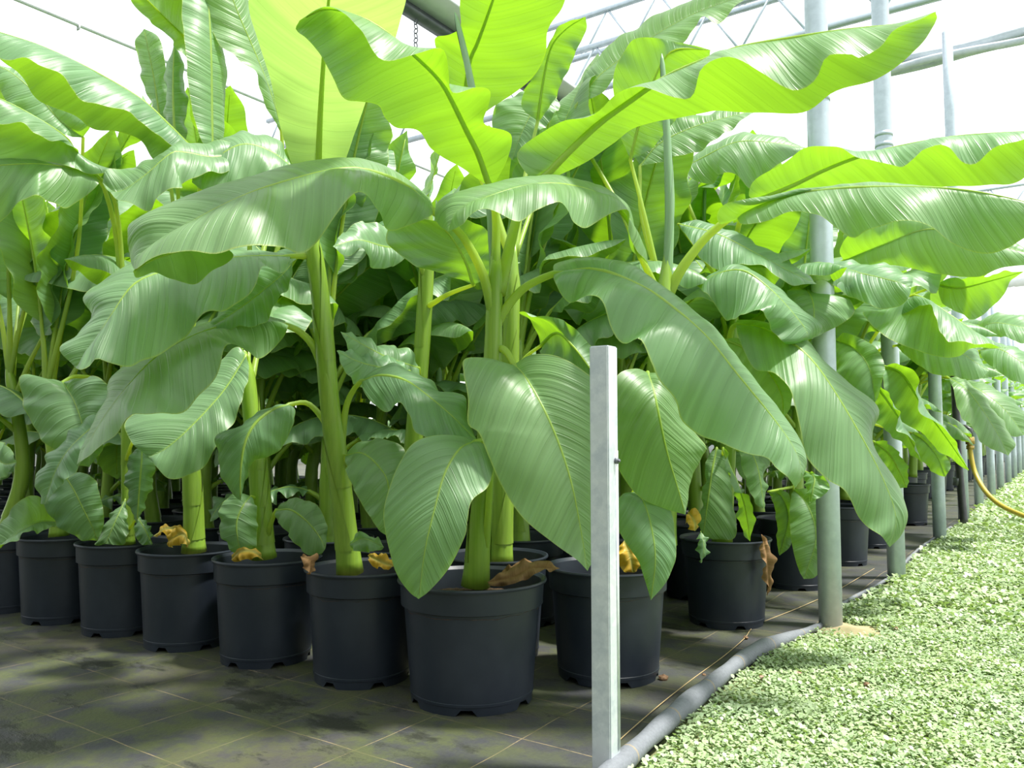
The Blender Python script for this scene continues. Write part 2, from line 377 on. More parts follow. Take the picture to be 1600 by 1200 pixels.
for q in range(5):
    v_, f_ = tube(crom([(x, .06 * math.sin(q * 2.1), .05 * math.cos(q * 1.9) - .03 * math.sin(x * 2.5 + q) ** 2) for x in np.linspace(-2.5, 5, 24)], 60), .035, 8); V, Fc = join((V, Fc), (v_, f_))
tag(ob('shade_curtain', mesh_of('shade_curtain', V, Fc, M_CURTAIN), None, (0, p[1], p[2])), 'grey shade curtain gathered into a bundle under the roof', 'curtain')
p = at(30, 0, 4.4)
t = tag(empty('overhead_pipe', (p[0], 0, p[2])), 'thin pale overhead pipe at the upper left running towards the far end', 'pipe')
ob('tube', mesh_of('pipe_tube', *tube([(0, y, 0) for y in np.linspace(-2, 22, 8)], .0135, 12), M_WHITE), t)
for y in (.5, p[1] + .32, 4.2, 6.5): ob('clip', mesh_of('clip', *tube([(-.014, y, 0), (-.008, y, -.03), (.008, y, -.03), (.014, y, 0)], .005, 6), M_WHITE), t)
p = at(650, 22, 6.0)
t = tag(empty('roof_gutter', (p[0], 0, p[2])), 'dark roof gutter beam with a hanging chain behind the tallest leaf', 'gutter')
ob('beam', mesh_of('beam', *box(-.05, .05, -3, 22, -.03, .03), M_DARKMETAL), t)
ob('lip', mesh_of('lip', *box(.05, .30, -3, 22, .02, .05), M_WHITE), t)
V = []; Fc = []
for k in range(9):
    v_, f_ = tube([(.0, p[1] + .018 * math.cos(a_) * (k % 2), -.06 - k * .035 + .02 * math.sin(a_)) if k % 2 else (.018 * math.cos(a_), p[1], -.06 - k * .035 + .02 * math.sin(a_)) for a_ in np.linspace(0, 6.283, 9)], .004, 5); V, Fc = join((V, Fc), (v_, f_))
ob('chain', mesh_of('chain', V, Fc, M_DARKMETAL), t)

# ------------------------------------------------------------------ leaves
def blade_arrays(mid, A, B, ns=84, nu=9, rip=.012, nr=3.5, seed=0, cup=.10, pleat=.0021, sw=0):
    rnd = random.Random(seed)
    M = crom(mid, ns + 1); tip = M[-1]; b0 = M[0]
    EA = crom([b0] + list(A) + [tip], ns + 1); EB = crom([b0] + list(B) + [tip], ns + 1)
    T = nrm(np.gradient(M, axis=0)); s = np.linspace(0, 1, ns + 1)
    nA = np.cross(T, EA - M); nB = np.cross(EB - M, T)
    if (nA.sum(0) + nB.sum(0))[2] < 0: nA, nB = -nA, -nB
    nn = nrm(nrm(nA) * .5 + nrm(nB) * .5)
    def sm(a):
        k = np.ones(9) / 9; p = np.pad(a, ((4, 4), (0, 0)), mode='edge'); return nrm(np.stack([np.convolve(p[:, i], k, 'valid') for i in range(3)], 1))
    nA, nB = sm(nrm(nrm(nA) * .7 + nn * .3)), sm(nrm(nrm(nB) * .7 + nn * .3))
    L = np.linalg.norm(np.diff(M, axis=0), axis=1).sum()
    env = np.sin(np.pi * np.clip(s, 0, 1)) ** .6
    ph = [rnd.uniform(0, 6.28) for _ in range(6)]; kk = [nr * rnd.uniform(.85, 1.15), nr * 2.1 * rnd.uniform(.9, 1.1)]
    cols = []; UV = []; U2 = []
    us = np.concatenate([-np.linspace(1, 0, nu + 1)[:-1], np.linspace(0, 1, nu + 1)])
    tab = np.array([rnd.random() for _ in range(400)])
    for u in us:
        E, n, o = (EA, nA, 0) if u < 0 else (EB, nB, 3); au = abs(u)
        wd = np.linalg.norm(E - M, axis=1)
        P = M + (E - M) * au + n * (cup * np.sin(np.pi * au) * wd)[:, None]
        w1 = np.sin(2 * np.pi * kk[0] * s + ph[o]) + .45 * np.sin(2 * np.pi * kk[1] * s + ph[o + 1])
        P = P + n * (rip * au ** 2 * w1 * env)[:, None]
        q = s * L - .8 * (wd * au) ** 1.3 - sw * wd * au + o
        x = q / .022; i0 = np.floor(x).astype(int); fr = x - i0
        hgt = (tab[i0 % 400] * (1 - fr) + tab[(i0 + 1) % 400] * fr - .5) * 2
        P = P + n * (pleat * hgt * min(1, au * 3) * env)[:, None]
        cols.append(P); UV.append(np.stack([np.sign(u) * wd * au if au else 0 * wd, s * L - sw * wd * au], 1)); U2.append(np.stack([np.full(ns + 1, au), s], 1))
    nc = len(us); V = np.stack(cols, 1).reshape(-1, 3); UV = np.stack(UV, 1).reshape(-1, 2); U2 = np.stack(U2, 1).reshape(-1, 2)
    Fc = [(i * nc + k, i * nc + k + 1, (i + 1) * nc + k + 1, (i + 1) * nc + k) for i in range(ns) for k in range(nc - 1)]
    return V, Fc, UV, U2, (M, nn)
def rib_arrays(pet, Mn, r0, seg=8, nm=26):
    M, nn = Mn; ii = np.linspace(0, len(M) - 3, nm).astype(int); M2 = M[ii] - nn[ii] * np.linspace(r0 * .5, .0008, nm)[:, None]
    if len(pet):
        P = crom(list(pet) + [M2[0]], 14)[:-1]; rp_ = list(np.linspace(r0 * 1.35, r0 * .82, len(P)))
        P = np.vstack([P, M2])
    else: P = M2; rp_ = []
    rm = list(np.linspace(r0 * .8, .0012, len(M2)) ** 1.0)
    return tube(P, rp_ + rm, seg)
def stem_arrays(P, r0, r1, seg=14, seed=0):
    rnd = random.Random(seed)
    P = crom(P, 30); s = np.linspace(0, 1, 30); r = r0 + (r1 - r0) * s
    r = r * (1 + .25 * np.exp(-s * 14)); r[-4:] *= (.85, .65, .4, .15)
    V, Fc = tube(P, r, seg)
    # overlapping sheaths: raised wraps with a slanting free margin
    for k in range(4):
        a_ = int(2 + k * 5); b_ = min(26, a_ + 9); th0 = rnd.uniform(0, 6.28); vs_ = []; fs = []
        for i in range(a_, b_ + 1):
            fr = (i - a_) / (b_ - a_); half = 1.9 * (1 - fr) ** .8 + .15
            Ti = nrm(P[min(i + 1, 29)] - P[max(i - 1, 0)]); x_ = nrm(np.cross(Ti, [0, 1, .1])); y_ = np.cross(Ti, x_)
            for q in range(9):
                th = th0 + half * (q / 4 - 1); rr_ = r[i] * 1.06 + .002 * fr
                vs_.append(P[i] + rr_ * (math.cos(th) * x_ + math.sin(th) * y_))
        for i in range(b_ - a_):
            for q in range(8): fs.append((i * 9 + q, i * 9 + q + 1, (i + 1) * 9 + q + 1, (i + 1) * 9 + q))
        V, Fc = join((V, Fc), (vs_, fs))
    return V, Fc
# ------------------------------------------------------------------ pots
def pot_mesh(seg=72):
    prof = [(.128, .012), (.150, .0), (.1515, .020), (.1535, .021), (.1540, .027), (.1525, .028), (.1690, .228), (.1690, .231), (.1775, .234), (.1800, .285), (.1860, .286), (.1875, .290), (.1860, .294), (.1820, .294), (.1745, .286), (.1660, .23), (.150, .03), (.0, .03)]
    V = []; Fc = []
    for j, (r, z) in enumerate(prof):
        for k in range(seg):
            zz = z; ph = (k + 4) % (seg // 6)
            if j in (0, 1) and ph < 3: zz = .014
            V.append((r * math.cos(2 * math.pi * k / seg), r * math.sin(2 * math.pi * k / seg), zz))
    for j in range(len(prof) - 1):
        for k in range(seg):
            k2 = (k + 1) % seg; Fc.append((j * seg + k, j * seg + k2, (j + 1) * seg + k2, (j + 1) * seg + k))
    me = mesh_of('pot', V, Fc, M_POT); me.set_sharp_from_angle(angle=math.radians(22))
    return me
POT = pot_mesh(); POT_FAR = pot_mesh(36)
def soil_mesh():
    rnd = random.Random(5); V = [(0, 0, .262)]; Fc = []; R = [.03, .06, .09, .12, .15, .170]
    for j, r in enumerate(R):
        for k in range(36): V.append((r * math.cos(k * math.pi / 18), r * math.sin(k * math.pi / 18), .258 - .03 * (r / .17) ** 2 + rnd.uniform(-.006, .006)))
    for k in range(36): Fc.append((0, 1 + k, 1 + (k + 1) % 36))
    for j in range(5):
        for k in range(36): Fc.append((1 + j * 36 + k, 1 + j * 36 + 36 + k, 1 + j * 36 + 36 + (k + 1) % 36, 1 + j * 36 + (k + 1) % 36))
    return mesh_of('soil', V, Fc, M_SOIL, False)
SOIL = soil_mesh()
GROUP = 'potted banana plants set out in rows on the ground cover'
def plant(x, y, label, rot=0, far=False, group=GROUP, wide=.84):
    t = tag(empty('potted_banana_plant', (x, y, 0)), label, 'potted plant', group)
    p = ob('pot', POT_FAR if far else POT, t); p.rotation_euler.z = rot; p.scale = (wide, wide, 1)
    s = ob('soil', SOIL, p)
    return t
# ---- leaves of the plants in the front, each set out by hand
leafno = [0]
def hl(pl, mid, A, sa, B, sb, pet=(), W=.15, r=.0085, rip=.008, nr=4, cup=.10, m=None, name='leaf', label=None, sw=0):
    leafno[0] += 1
    o = np.array(pl.location)
    mw = [at(*q) for q in mid]
    dm = np.array([q[2] for q in mid]); ml = np.concatenate([[0], np.cumsum([math.dist(a_[:2], b_[:2]) for a_, b_ in zip(mid, mid[1:])])]); ml = ml / ml[-1]
    mx = np.array([q[0] for q in mid]); my = np.array([q[1] for q in mid])
    def edge(E, sg):
        pts = [mid[0][:2]] + list(E) + [mid[-1][:2]]
        l = np.concatenate([[0], np.cumsum([math.dist(a_, b_) for a_, b_ in zip(pts, pts[1:])])]); l = l / l[-1]
        out = []
        for i, (x, y) in enumerate(E):
            s = l[i + 1]; d = np.interp(s, ml, dm)
            pr = math.hypot(x - np.interp(s, ml, mx), y - np.interp(s, ml, my)) * d / FPX
            Ws = W * max(.25, math.sin(math.pi * min(max(s, .04), .96))) ** .6
            dd = math.sqrt(max(Ws * Ws - pr * pr, (.12 * Ws) ** 2))
            out.append((x, y, d + sg * dd))
        if len(out) > 2:
            dz = [q[2] for q in out]; dz = [dz[0]] + [(dz[i - 1] + 2 * dz[i] + dz[i + 1]) / 4 for i in range(1, len(dz) - 1)] + [dz[-1]]
            out = [(q[0], q[1], z) for q, z in zip(out, dz)]
        return [at(*q) for q in out]
    V, Fc, UV, U2, M = blade_arrays(mw, edge(A, sa), edge(B, sb), rip=rip, nr=nr, seed=leafno[0], cup=cup, sw=sw, pleat=.0021 if not sw else .0010)
    b = ob(name, mesh_of('leaf_blade', V - o, Fc, m or M_LEAF, True, UV, U2), pl)
    V, Fc = rib_arrays([at(*q) for q in pet], M, r)
    c = ob('midrib', mesh_of('midrib', np.array(V) - o, Fc, (m if m in (M_YELLOW, M_DRY) else M_RIB)), b)
    if label: b['label'] = label
    return b
STEM_OF = {}
def stem(pl, pts, r0, r1):
    o = np.array(pl.location); P = [at(*q) for q in pts]; STEM_OF[pl.name] = np.array(P) - o
    V, Fc = stem_arrays(P, r0, r1, seed=int(abs(o[0]) * 100)); return ob('pseudostem', mesh_of('pseudostem', np.array(V) - o, Fc, M_STEM), pl)
def spear(pl, pts, r):
    o = np.array(pl.location); P = crom([at(*q) for q in pts], 40); V = []; Fc = []
    n = 40; turns = 2.3
    rad = np.concatenate([np.linspace(r * 1.15, r, 20), np.linspace(r, r * .55, 18), [r * .4, r * .12]])
    V, Fc = tube(P, rad, 14)
    # spiral free margin of the furled blade
    vs_ = []
    T = nrm(np.gradient(P, axis=0))
    for i in range(n):
        x_ = nrm(np.cross(T[i], [0, 1, .2])); y_ = np.cross(T[i], x_)
        for q in range(5):
            th = turns * 2 * math.pi * i / n * .45 + q * .28; vs_.append(P[i] + rad[i] * (1.03 + .035 * q) * (math.cos(th) * x_ + math.sin(th) * y_))
    fs = [(i * 5 + q, i * 5 + q + 1, i * 5 + 5 + q + 1, i * 5 + 5 + q) for i in range(n - 1) for q in range(4)]
    V, Fc = join((V, Fc), (vs_, fs))
    return ob('rolled_leaf', mesh_of('rolled_leaf', np.array(V) - o, Fc, M_SPEAR), pl)
# ------------------------------------------------------------------ front plants
P1 = plant(-1.25, 1.655, 'potted banana plant in the nearest pot, behind and left of the square steel post', .3, wide=1.0)
P2 = plant(-1.60, 1.625, 'second potted banana plant of the front row, tall bare stem left of the nearest pot', 1.9)
P3 = plant(-1.965, 1.60, 'third potted banana plant of the front row, with two small round leaves at the rim', .9)
P4 = plant(-2.31, 1.575, 'fourth potted banana plant of the front row, yellow leaf scraps on its soil', 2.2)
P5 = plant(-2.645, 1.56, 'fifth potted banana plant of the front row, thin stem and leaves down to the rim', .1)
P6 = plant(-2.985, 1.53, 'sixth potted banana plant of the front row, dark rounded leaf over its rim', 1.2)
P7 = plant(-3.33, 1.50, 'seventh potted banana plant of the front row, cut by the left picture edge', .5)
Q1 = plant(-1.06, 2.02, 'potted banana plant directly behind the square steel post', 2.6, wide=.9)
Q0 = plant(-1.43, 2.01, 'potted banana plant in the second row, right behind the nearest pot', 1.0)
Q2 = plant(-1.80, 1.985, 'potted banana plant in the second row, behind the gap of the second and third pots', .4)
R3 = plant(-1.23, 2.40, 'potted banana plant half hidden between the square post and the glossy pot', .7)
R4 = plant(-1.005, 2.80, 'potted banana plant in the glossy pot left of the first grey pole', 1.5)
R6 = plant(-.99, 3.62, 'potted banana plant in the pot just behind the first grey pole', .2)
R8 = plant(-.98, 4.40, 'potted banana plant between the first and second grey poles', .8)

stem(P1, [(743, 915, 2.035), (752, 800, 2.03), (763, 670, 2.03), (771, 540, 2.04), (774, 430, 2.05), (774, 360, 2.06)], .030, .017)
stem(P2, [(547, 895, 2.20), (533, 760, 2.18), (517, 640, 2.16), (508, 540, 2.15), (498, 450, 2.14), (488, 380, 2.12), (484, 320, 2.12)], .030, .020)
stem(P3, [(412, 872, 2.41), (405, 760, 2.41), (392, 640, 2.42), (380, 540, 2.44)], .031, .022)
stem(P4, [(303, 862, 2.55), (301, 770, 2.55), (296, 660, 2.57), (292, 560, 2.58)], .031, .022)
stem(P5, [(200, 850, 2.74), (198, 760, 2.74), (196, 640, 2.76)], .020, .014)
stem(P6, [(92, 838, 2.9), (88, 740, 2.92), (70, 600, 2.95)], .028, .018)
stem(P7, [(10, 828, 3.1), (35, 740, 3.12), (25, 640, 3.12), (10, 560, 3.12)], .028, .018)
stem(Q1, [(990, 885, 2.25), (1005, 760, 2.26), (1020, 620, 2.27), (1032, 500, 2.28), (1040, 440, 2.3), (1042, 380, 2.31)], .030, .02)
stem(Q0, [(781, 882, 2.44), (786, 760, 2.44), (795, 600, 2.45), (800, 460, 2.46), (805, 380, 2.48)], .034, .02)
stem(Q2, [(625, 875, 2.62), (640, 760, 2.62), (655, 600, 2.62), (664, 480, 2.63), (668, 400, 2.63), (672, 310, 2.63)], .032, .021)
stem(R3, [(1040, 850, 2.6), (1050, 700, 2.62), (1060, 560, 2.64)], .03, .02)
stem(R4, [(1128, 850, 2.86), (1135, 760, 2.86), (1140, 600, 2.88), (1150, 470, 2.9)], .03, .02)
stem(R6, [(1240, 815, 3.55), (1245, 700, 3.56), (1250, 560, 3.58)], .03, .02)
stem(R8, [(1320, 780, 4.25), (1322, 700, 4.25), (1325, 580, 4.25)], .03, .02)

# big arching leaf across the centre left
hl(P1, [(676, 330, 1.98), (640, 292, 1.92), (580, 266, 1.85), (530, 263, 1.80), (455, 280, 1.75), (385, 303, 1.70), (310, 340, 1.67), (250, 380, 1.65), (208, 418, 1.65)],
   [(672, 338), (640, 352), (609, 360), (592, 335), (575, 306), (556, 299), (535, 318), (505, 370), (472, 395), (440, 384), (405, 381), (375, 388), (340, 398), (300, 392), (262, 395), (235, 402), (213, 420)], -1,
   [(668, 318), (600, 268), (540, 258), (470, 268), (400, 288), (330, 305), (260, 325), (205, 345), (199, 370), (204, 405)], 1,
   [(772, 500, 2.04), (755, 430, 2.03), (725, 372, 2.01), (700, 348, 1.99)], W=.16, r=.0105, rip=.004, cup=.14)
# its turned-down tip underside
hl(P1, [(330, 372, 1.70), (280, 392, 1.67), (240, 405, 1.65), (208, 424, 1.64)],
   [(365, 400), (330, 424), (305, 444), (270, 436), (240, 427), (214, 434)], 1, [(300, 372), (260, 386), (225, 400)], -.3, W=.07, r=.003, rip=.003, name='leaf_tip')
# leaf with its tip at the middle, reaching right
hl(Q1, [(1000, 400, 2.22), (985, 345, 2.15), (940, 305, 2.05), (880, 287, 1.95), (820, 290, 1.88), (760, 308, 1.82), (715, 330, 1.79), (700, 362, 1.78)],
   [(1012, 412), (985, 372), (978, 330), (945, 338), (915, 356), (898, 350), (880, 322), (862, 318), (840, 326), (812, 345), (785, 336), (755, 328), (735, 336), (722, 352)], -1,
   [(985, 385), (975, 322), (930, 290), (860, 282), (800, 285), (740, 300), (690, 312), (678, 330), (684, 350)], 1,
   [(1036, 490, 2.29), (1022, 445, 2.27)], W=.13, r=.010, cup=.14, rip=.004)
# left fan of leaves of the second plant
hl(P2, [(455, 400, 2.10), (390, 400, 2.06), (320, 408, 2.0), (260, 422, 1.95), (210, 443, 1.90), (175, 490, 1.86), (140, 545, 1.84), (118, 575, 1.84)],
   [(440, 425), (413, 415), (400, 445), (380, 463), (353, 485), (330, 490), (311, 502), (295, 518), (280, 532), (245, 558), (220, 568), (196, 571), (170, 566), (150, 560), (140, 572), (128, 579)], -1,
   [(400, 390), (300, 398), (200, 410), (137, 463), (140, 492), (119, 522), (96, 547)], .6,
   [(490, 400, 2.13)], W=.17, r=.008, cup=.08)
hl(P2, [(470, 385, 2.16), (450, 420, 2.14), (410, 455, 2.1), (370, 485, 2.06), (325, 515, 2.02)],
   [(465, 400), (455, 430), (441, 462), (420, 492), (397, 510), (360, 514), (335, 517)], -.4,
   [(430, 395), (390, 430), (345, 480)], .5, [(488, 395, 2.13)], W=.12, r=.006)
hl(P2, [(446, 508, 2.12), (400, 500, 2.08), (350, 508, 2.03), (300, 525, 1.98), (245, 556, 1.93), (200, 602, 1.90), (160, 655, 1.89), (120, 726, 1.90)],
   [(450, 512), (440, 532), (422, 551), (405, 557), (388, 549), (370, 541), (355, 545), (345, 570), (330, 595), (308, 618), (290, 642), (276, 650), (255, 649), (225, 647), (207, 647), (190, 660), (170, 685), (150, 709), (130, 719)], -1,
   [(440, 498), (390, 488), (320, 505), (240, 540), (178, 578), (172, 605), (171, 622), (150, 655), (130, 695)], .8,
   [(512, 600, 2.16), (492, 545, 2.15), (468, 518, 2.14)], W=.16, r=.010, cup=.08)
hl(P3, [(385, 555, 2.38), (350, 610, 2.30), (300, 665, 2.22), (260, 700, 2.18), (232, 714, 2.17)],
   [(388, 575), (384, 610), (372, 640), (345, 690), (318, 728), (290, 744), (265, 749), (245, 730)], -.5,
   [(365, 545), (300, 600), (240, 640), (195, 655), (205, 690)], .5, [(384, 580, 2.43)], W=.15, r=.007)
hl(P5, [(98, 597, 2.50), (115, 625, 2.45), (128, 660, 2.42), (138, 700, 2.41), (140, 730, 2.41)],
   [(60, 588), (32, 589), (33, 615), (42, 645), (55, 672), (77, 698), (105, 722)], .4, [(120, 592), (150, 588), (168, 603), (172, 640), (165, 690)], -.4, [(196, 660, 2.76), (160, 600, 2.66), (120, 588, 2.56)], W=.13, r=.007)
hl(P5, [(160, 655, 2.34), (135, 675, 2.32), (105, 705, 2.30), (85, 740, 2.30), (70, 788, 2.31)],
   [(172, 672), (150, 690), (135, 700), (112, 745), (96, 752), (85, 770), (76, 785)], -.5, [(140, 650), (95, 690), (60, 735), (57, 760), (63, 785)], .5, [(197, 650, 2.76), (180, 640, 2.5)], W=.10, r=.005)
hl(P6, [(98, 738, 2.62), (115, 765, 2.60), (130, 795, 2.59), (145, 825, 2.60), (152, 845, 2.62)],
   [(80, 742), (72, 775), (74, 800), (95, 825), (125, 842)], .3, [(125, 738), (148, 750), (160, 790), (162, 820)], .3, [(90, 740, 2.92), (92, 735, 2.75)], W=.10, r=.005)
hl(P6, [(90, 815, 2.70), (65, 815, 2.64), (40, 825, 2.58), (15, 842, 2.55), (-15, 870, 2.54)],
   [(88, 822), (60, 830), (35, 836), (10, 850)], -.5, [(85, 800), (60, 775), (35, 780), (10, 805), (-10, 840)], .5, [(90, 790, 2.92)], W=.09, r=.005)
hl(P5, [(222, 700, 2.5), (221, 725, 2.47), (218, 760, 2.45), (214, 816, 2.46)], [(208, 705), (196, 740), (200, 780), (207, 805)], .4, [(235, 705), (242, 735), (230, 780)], .7, [(197, 720, 2.74), (208, 690, 2.62)], W=.07, r=.005)
hl(P5, [(196, 780, 2.72), (180, 815, 2.66), (165, 850, 2.64)], [(165, 815), (150, 850)], .4, [(200, 820), (195, 850)], -.4, [(198, 800, 2.74)], W=.06, r=.004)
hl(P5, [(215, 808, 2.66), (228, 830, 2.63), (238, 851, 2.63)], [(222, 810), (235, 825)], .4, [(210, 830), (220, 850)], -.4, [(199, 830, 2.74)], W=.05, r=.004)
hl(P7, [(-40, 720, 2.55), (-10, 715, 2.5), (8, 725, 2.48), (26, 722, 2.48)], [(-30, 690), (0, 690), (15, 700)], .3, [(-20, 750), (5, 745)], -.3, [], W=.08, r=.004)
# second plant, low hanging folded leaf
hl(P2, [(452, 632, 2.20), (425, 640, 2.14), (398, 662, 2.10), (382, 695, 2.08), (376, 740, 2.08), (376, 782, 2.10)],
   [(430, 632), (395, 652), (362, 670), (339, 682), (340, 715), (350, 750), (365, 775)], .3, [(462, 640), (455, 670), (440, 700), (415, 715), (390, 727), (383, 755)], .6,
   [(524, 690, 2.18), (505, 655, 2.2), (480, 630, 2.22)], W=.12, r=.008, sw=.8)
hl(P3, [(392, 775, 2.36), (380, 790, 2.32), (370, 815, 2.30), (372, 845, 2.30), (380, 870, 2.33)], [(375, 770), (350, 782), (342, 815), (350, 845), (365, 862)], .3, [(400, 790), (402, 830), (398, 862)], .5, [(405, 780, 2.41)], W=.08, r=.004)
hl(P3, [(432, 797, 2.36), (455, 797, 2.32), (480, 815, 2.29), (500, 840, 2.28), (508, 858, 2.29)], [(445, 782), (475, 780), (500, 795), (511, 825), (511, 845)], .4, [(430, 808), (445, 828), (462, 850), (480, 866), (500, 866)], -.2, [(414, 862, 2.41), (420, 830, 2.39), (428, 805, 2.37)], W=.08, r=.007)
# between first and second plant
hl(P2, [(564, 596, 2.12), (595, 586, 2.08), (634, 594, 2.04), (676, 624, 2.0), (712, 655, 1.98), (744, 688, 1.98)],
   [(568, 610), (581, 628), (602, 643), (618, 636), (630, 631), (641, 648), (646, 670), (655, 682), (690, 690), (720, 692)], -.7,
   [(575, 582), (605, 572), (630, 571), (655, 585), (686, 609), (710, 612), (724, 620), (730, 645), (740, 675)], .7, [(533, 705, 2.18), (540, 640, 2.17), (552, 610, 2.15)], W=.12, r=.008, sw=.8)
hl(Q2, [(640, 580, 2.5), (600, 575, 2.42), (560, 565, 2.36), (526, 548, 2.33)], [(630, 600), (590, 610), (552, 598), (535, 570)], -.6, [(620, 560), (575, 556), (545, 548)], .6, [(655, 620, 2.62)], W=.12, r=.006)
hl(Q2, [(655, 575, 2.58), (610, 560, 2.5), (570, 540, 2.45), (532, 518, 2.42)], [(650, 600), (610, 590), (570, 575), (545, 545)], -.4, [(640, 545), (600, 540), (560, 524)], .7, [(656, 600, 2.62)], W=.12, r=.006)
hl(P2, [(540, 712, 2.15), (565, 708, 2.1), (590, 727, 2.06), (607, 760, 2.04), (605, 838, 2.04)], [(555, 695), (580, 686), (610, 690), (632, 702), (635, 760), (615, 815)], .4, [(540, 725), (546, 750), (568, 792), (590, 825)], -.3, [(536, 760, 2.18)], W=.12, r=.006)
hl(P1, [(742, 690, 1.92), (718, 702, 1.86), (695, 740, 1.82), (678, 800, 1.79), (664, 860, 1.78), (654, 936, 1.79)],
   [(720, 682), (676, 681), (644, 694), (620, 730), (607, 765), (600, 800), (604, 840), (618, 893), (638, 924)], .3,
   [(752, 692), (769, 708), (772, 728), (762, 760), (738, 782), (731, 812), (727, 838), (702, 886), (672, 922)], -.3,
   [(757, 880, 2.03), (764, 780, 1.99), (766, 720, 1.97), (757, 690, 1.95)], W=.13, r=.007, rip=.003, cup=.06, nr=2, sw=.8)
hl(P1, [(803, 570, 1.98), (820, 588, 1.92), (846, 632, 1.86), (872, 690, 1.83), (893, 755, 1.81), (908, 830, 1.81), (918, 892, 1.82)],
   [(765, 560), (727, 560), (724, 585), (731, 625), (731, 662), (748, 676), (763, 712), (783, 757), (816, 808), (864, 848), (900, 874)], -.3,
   [(830, 555), (865, 556), (905, 575), (945, 610), (958, 670), (955, 760), (940, 850)], .4,
   [(772, 560, 2.04), (782, 545, 2.03), (793, 552, 2.01)], W=.165, r=.0085, rip=.005, cup=.06, nr=2, sw=.8)
# Q1 lower leaves, right of the square post
hl(Q1, [(1012, 582, 2.12), (1020, 605, 2.06), (1028, 640, 2.02), (1042, 705, 2.0), (1060, 765, 2.0), (1071, 804, 2.01)],
   [(990, 575), (962, 590), (955, 640), (958, 710), (980, 755), (1005, 780), (1045, 797)], .2, [(1040, 590), (1065, 648), (1101, 695), (1097, 714), (1078, 755), (1074, 785)], .3, [(1022, 640, 2.27), (1012, 590, 2.2)], W=.15, r=.007, rip=.003, cup=.06, sw=.8)
hl(Q1, [(992, 768, 2.08), (1006, 785, 2.03), (1018, 825, 2.0), (1024, 875, 1.98), (1017, 938, 1.99)], [(970, 775), (958, 805), (974, 842), (998, 878), (1010, 915)], .2, [(1015, 768), (1040, 784), (1052, 812), (1056, 872), (1040, 910)], .3, [(1000, 790, 2.26), (990, 770, 2.15)], W=.09, r=.005, rip=.002, sw=.8)
# long leaf in the centre right
hl(P1, [(865, 428, 2.02), (930, 420, 1.98), (1000, 445, 1.92), (1049, 477, 1.88), (1105, 526, 1.84), (1157, 590, 1.81), (1206, 650, 1.80), (1240, 699, 1.80), (1252, 735, 1.81), (1243, 762, 1.82)],
   [(866, 438), (880, 465), (896, 474), (924, 460), (942, 470), (954, 510), (973, 539), (998, 533), (1019, 564), (1030, 592), (1056, 624), (1064, 657), (1090, 680), (1124, 691), (1150, 702), (1176, 710), (1199, 714), (1212, 730), (1228, 745)], -1,
   [(868, 412), (900, 402), (945, 402), (990, 418), (1040, 455), (1100, 505), (1150, 565), (1205, 632), (1248, 692), (1259, 730)], 1,
   [(765, 570, 2.03), (778, 505, 2.04), (810, 458, 2.04), (840, 438, 2.03)], W=.16, r=.011, rip=.005, cup=.10)
hl(R4, [(1150, 508, 2.55), (1190, 512, 2.50), (1244, 540, 2.42), (1272, 566, 2.38), (1300, 605, 2.34), (1330, 654, 2.30), (1356, 700, 2.28), (1385, 760, 2.27), (1400, 810, 2.27), (1390, 855, 2.28)],
   [(1152, 520), (1161, 545), (1180, 577), (1210, 584), (1232, 604), (1244, 635), (1252, 691), (1264, 720), (1292, 747), (1319, 765), (1336, 800), (1354, 822), (1378, 838)], -.8,
   [(1155, 500), (1200, 503), (1250, 525), (1290, 565), (1330, 598), (1371, 639), (1365, 672), (1366, 702), (1392, 740), (1414, 785), (1419, 810), (1408, 838)], .7,
   [(1142, 580, 2.88), (1140, 540, 2.75), (1143, 515, 2.62)], W=.17, r=.010, rip=.004, cup=.08, sw=.8)
hl(R4, [(1092, 446, 2.60), (1120, 428, 2.55), (1160, 422, 2.50), (1200, 448, 2.45), (1240, 490, 2.42), (1262, 525, 2.42), (1230, 537, 2.43)],
   [(1098, 455), (1109, 464), (1131, 496), (1144, 502), (1161, 489), (1185, 486), (1197, 500), (1208, 515), (1222, 533)], -1, [(1110, 430), (1150, 415), (1195, 438), (1232, 470), (1280, 510), (1265, 530)], .8, [(1152, 480, 2.9), (1110, 455, 2.68)], W=.14, r=.007)
hl(R4, [(1060, 350, 2.85), (1120, 365, 2.75), (1180, 395, 2.66), (1230, 422, 2.60), (1276, 444, 2.57)], [(1080, 380), (1098, 405), (1130, 428), (1160, 410), (1200, 424), (1240, 444)], -.8, [(1080, 345), (1130, 355), (1190, 385), (1240, 412)], .9, [(1150, 480, 2.9), (1090, 390, 2.88)], W=.14, r=.007)
hl(R4, [(1250, 440, 2.95), (1268, 465, 2.8), (1272, 495, 2.75), (1268, 530, 2.74)], [(1235, 450), (1228, 470), (1240, 500), (1258, 525)], .3, [(1290, 455), (1320, 468), (1337, 480), (1325, 500), (1292, 518)], .3, [(1150, 475, 2.9), (1210, 440, 2.95)], W=.13, r=.006)
hl(R6, [(1258, 415, 3.0), (1300, 418, 2.9), (1350, 428, 2.8), (1400, 440, 2.72), (1424, 450, 2.7)], [(1281, 408), (1337, 409), (1394, 417), (1424, 432)], .6, [(1290, 440), (1337, 466), (1367, 481), (1400, 479), (1418, 468)], -.9, [(1250, 570, 3.58), (1225, 450, 3.2)], W=.13, r=.007)
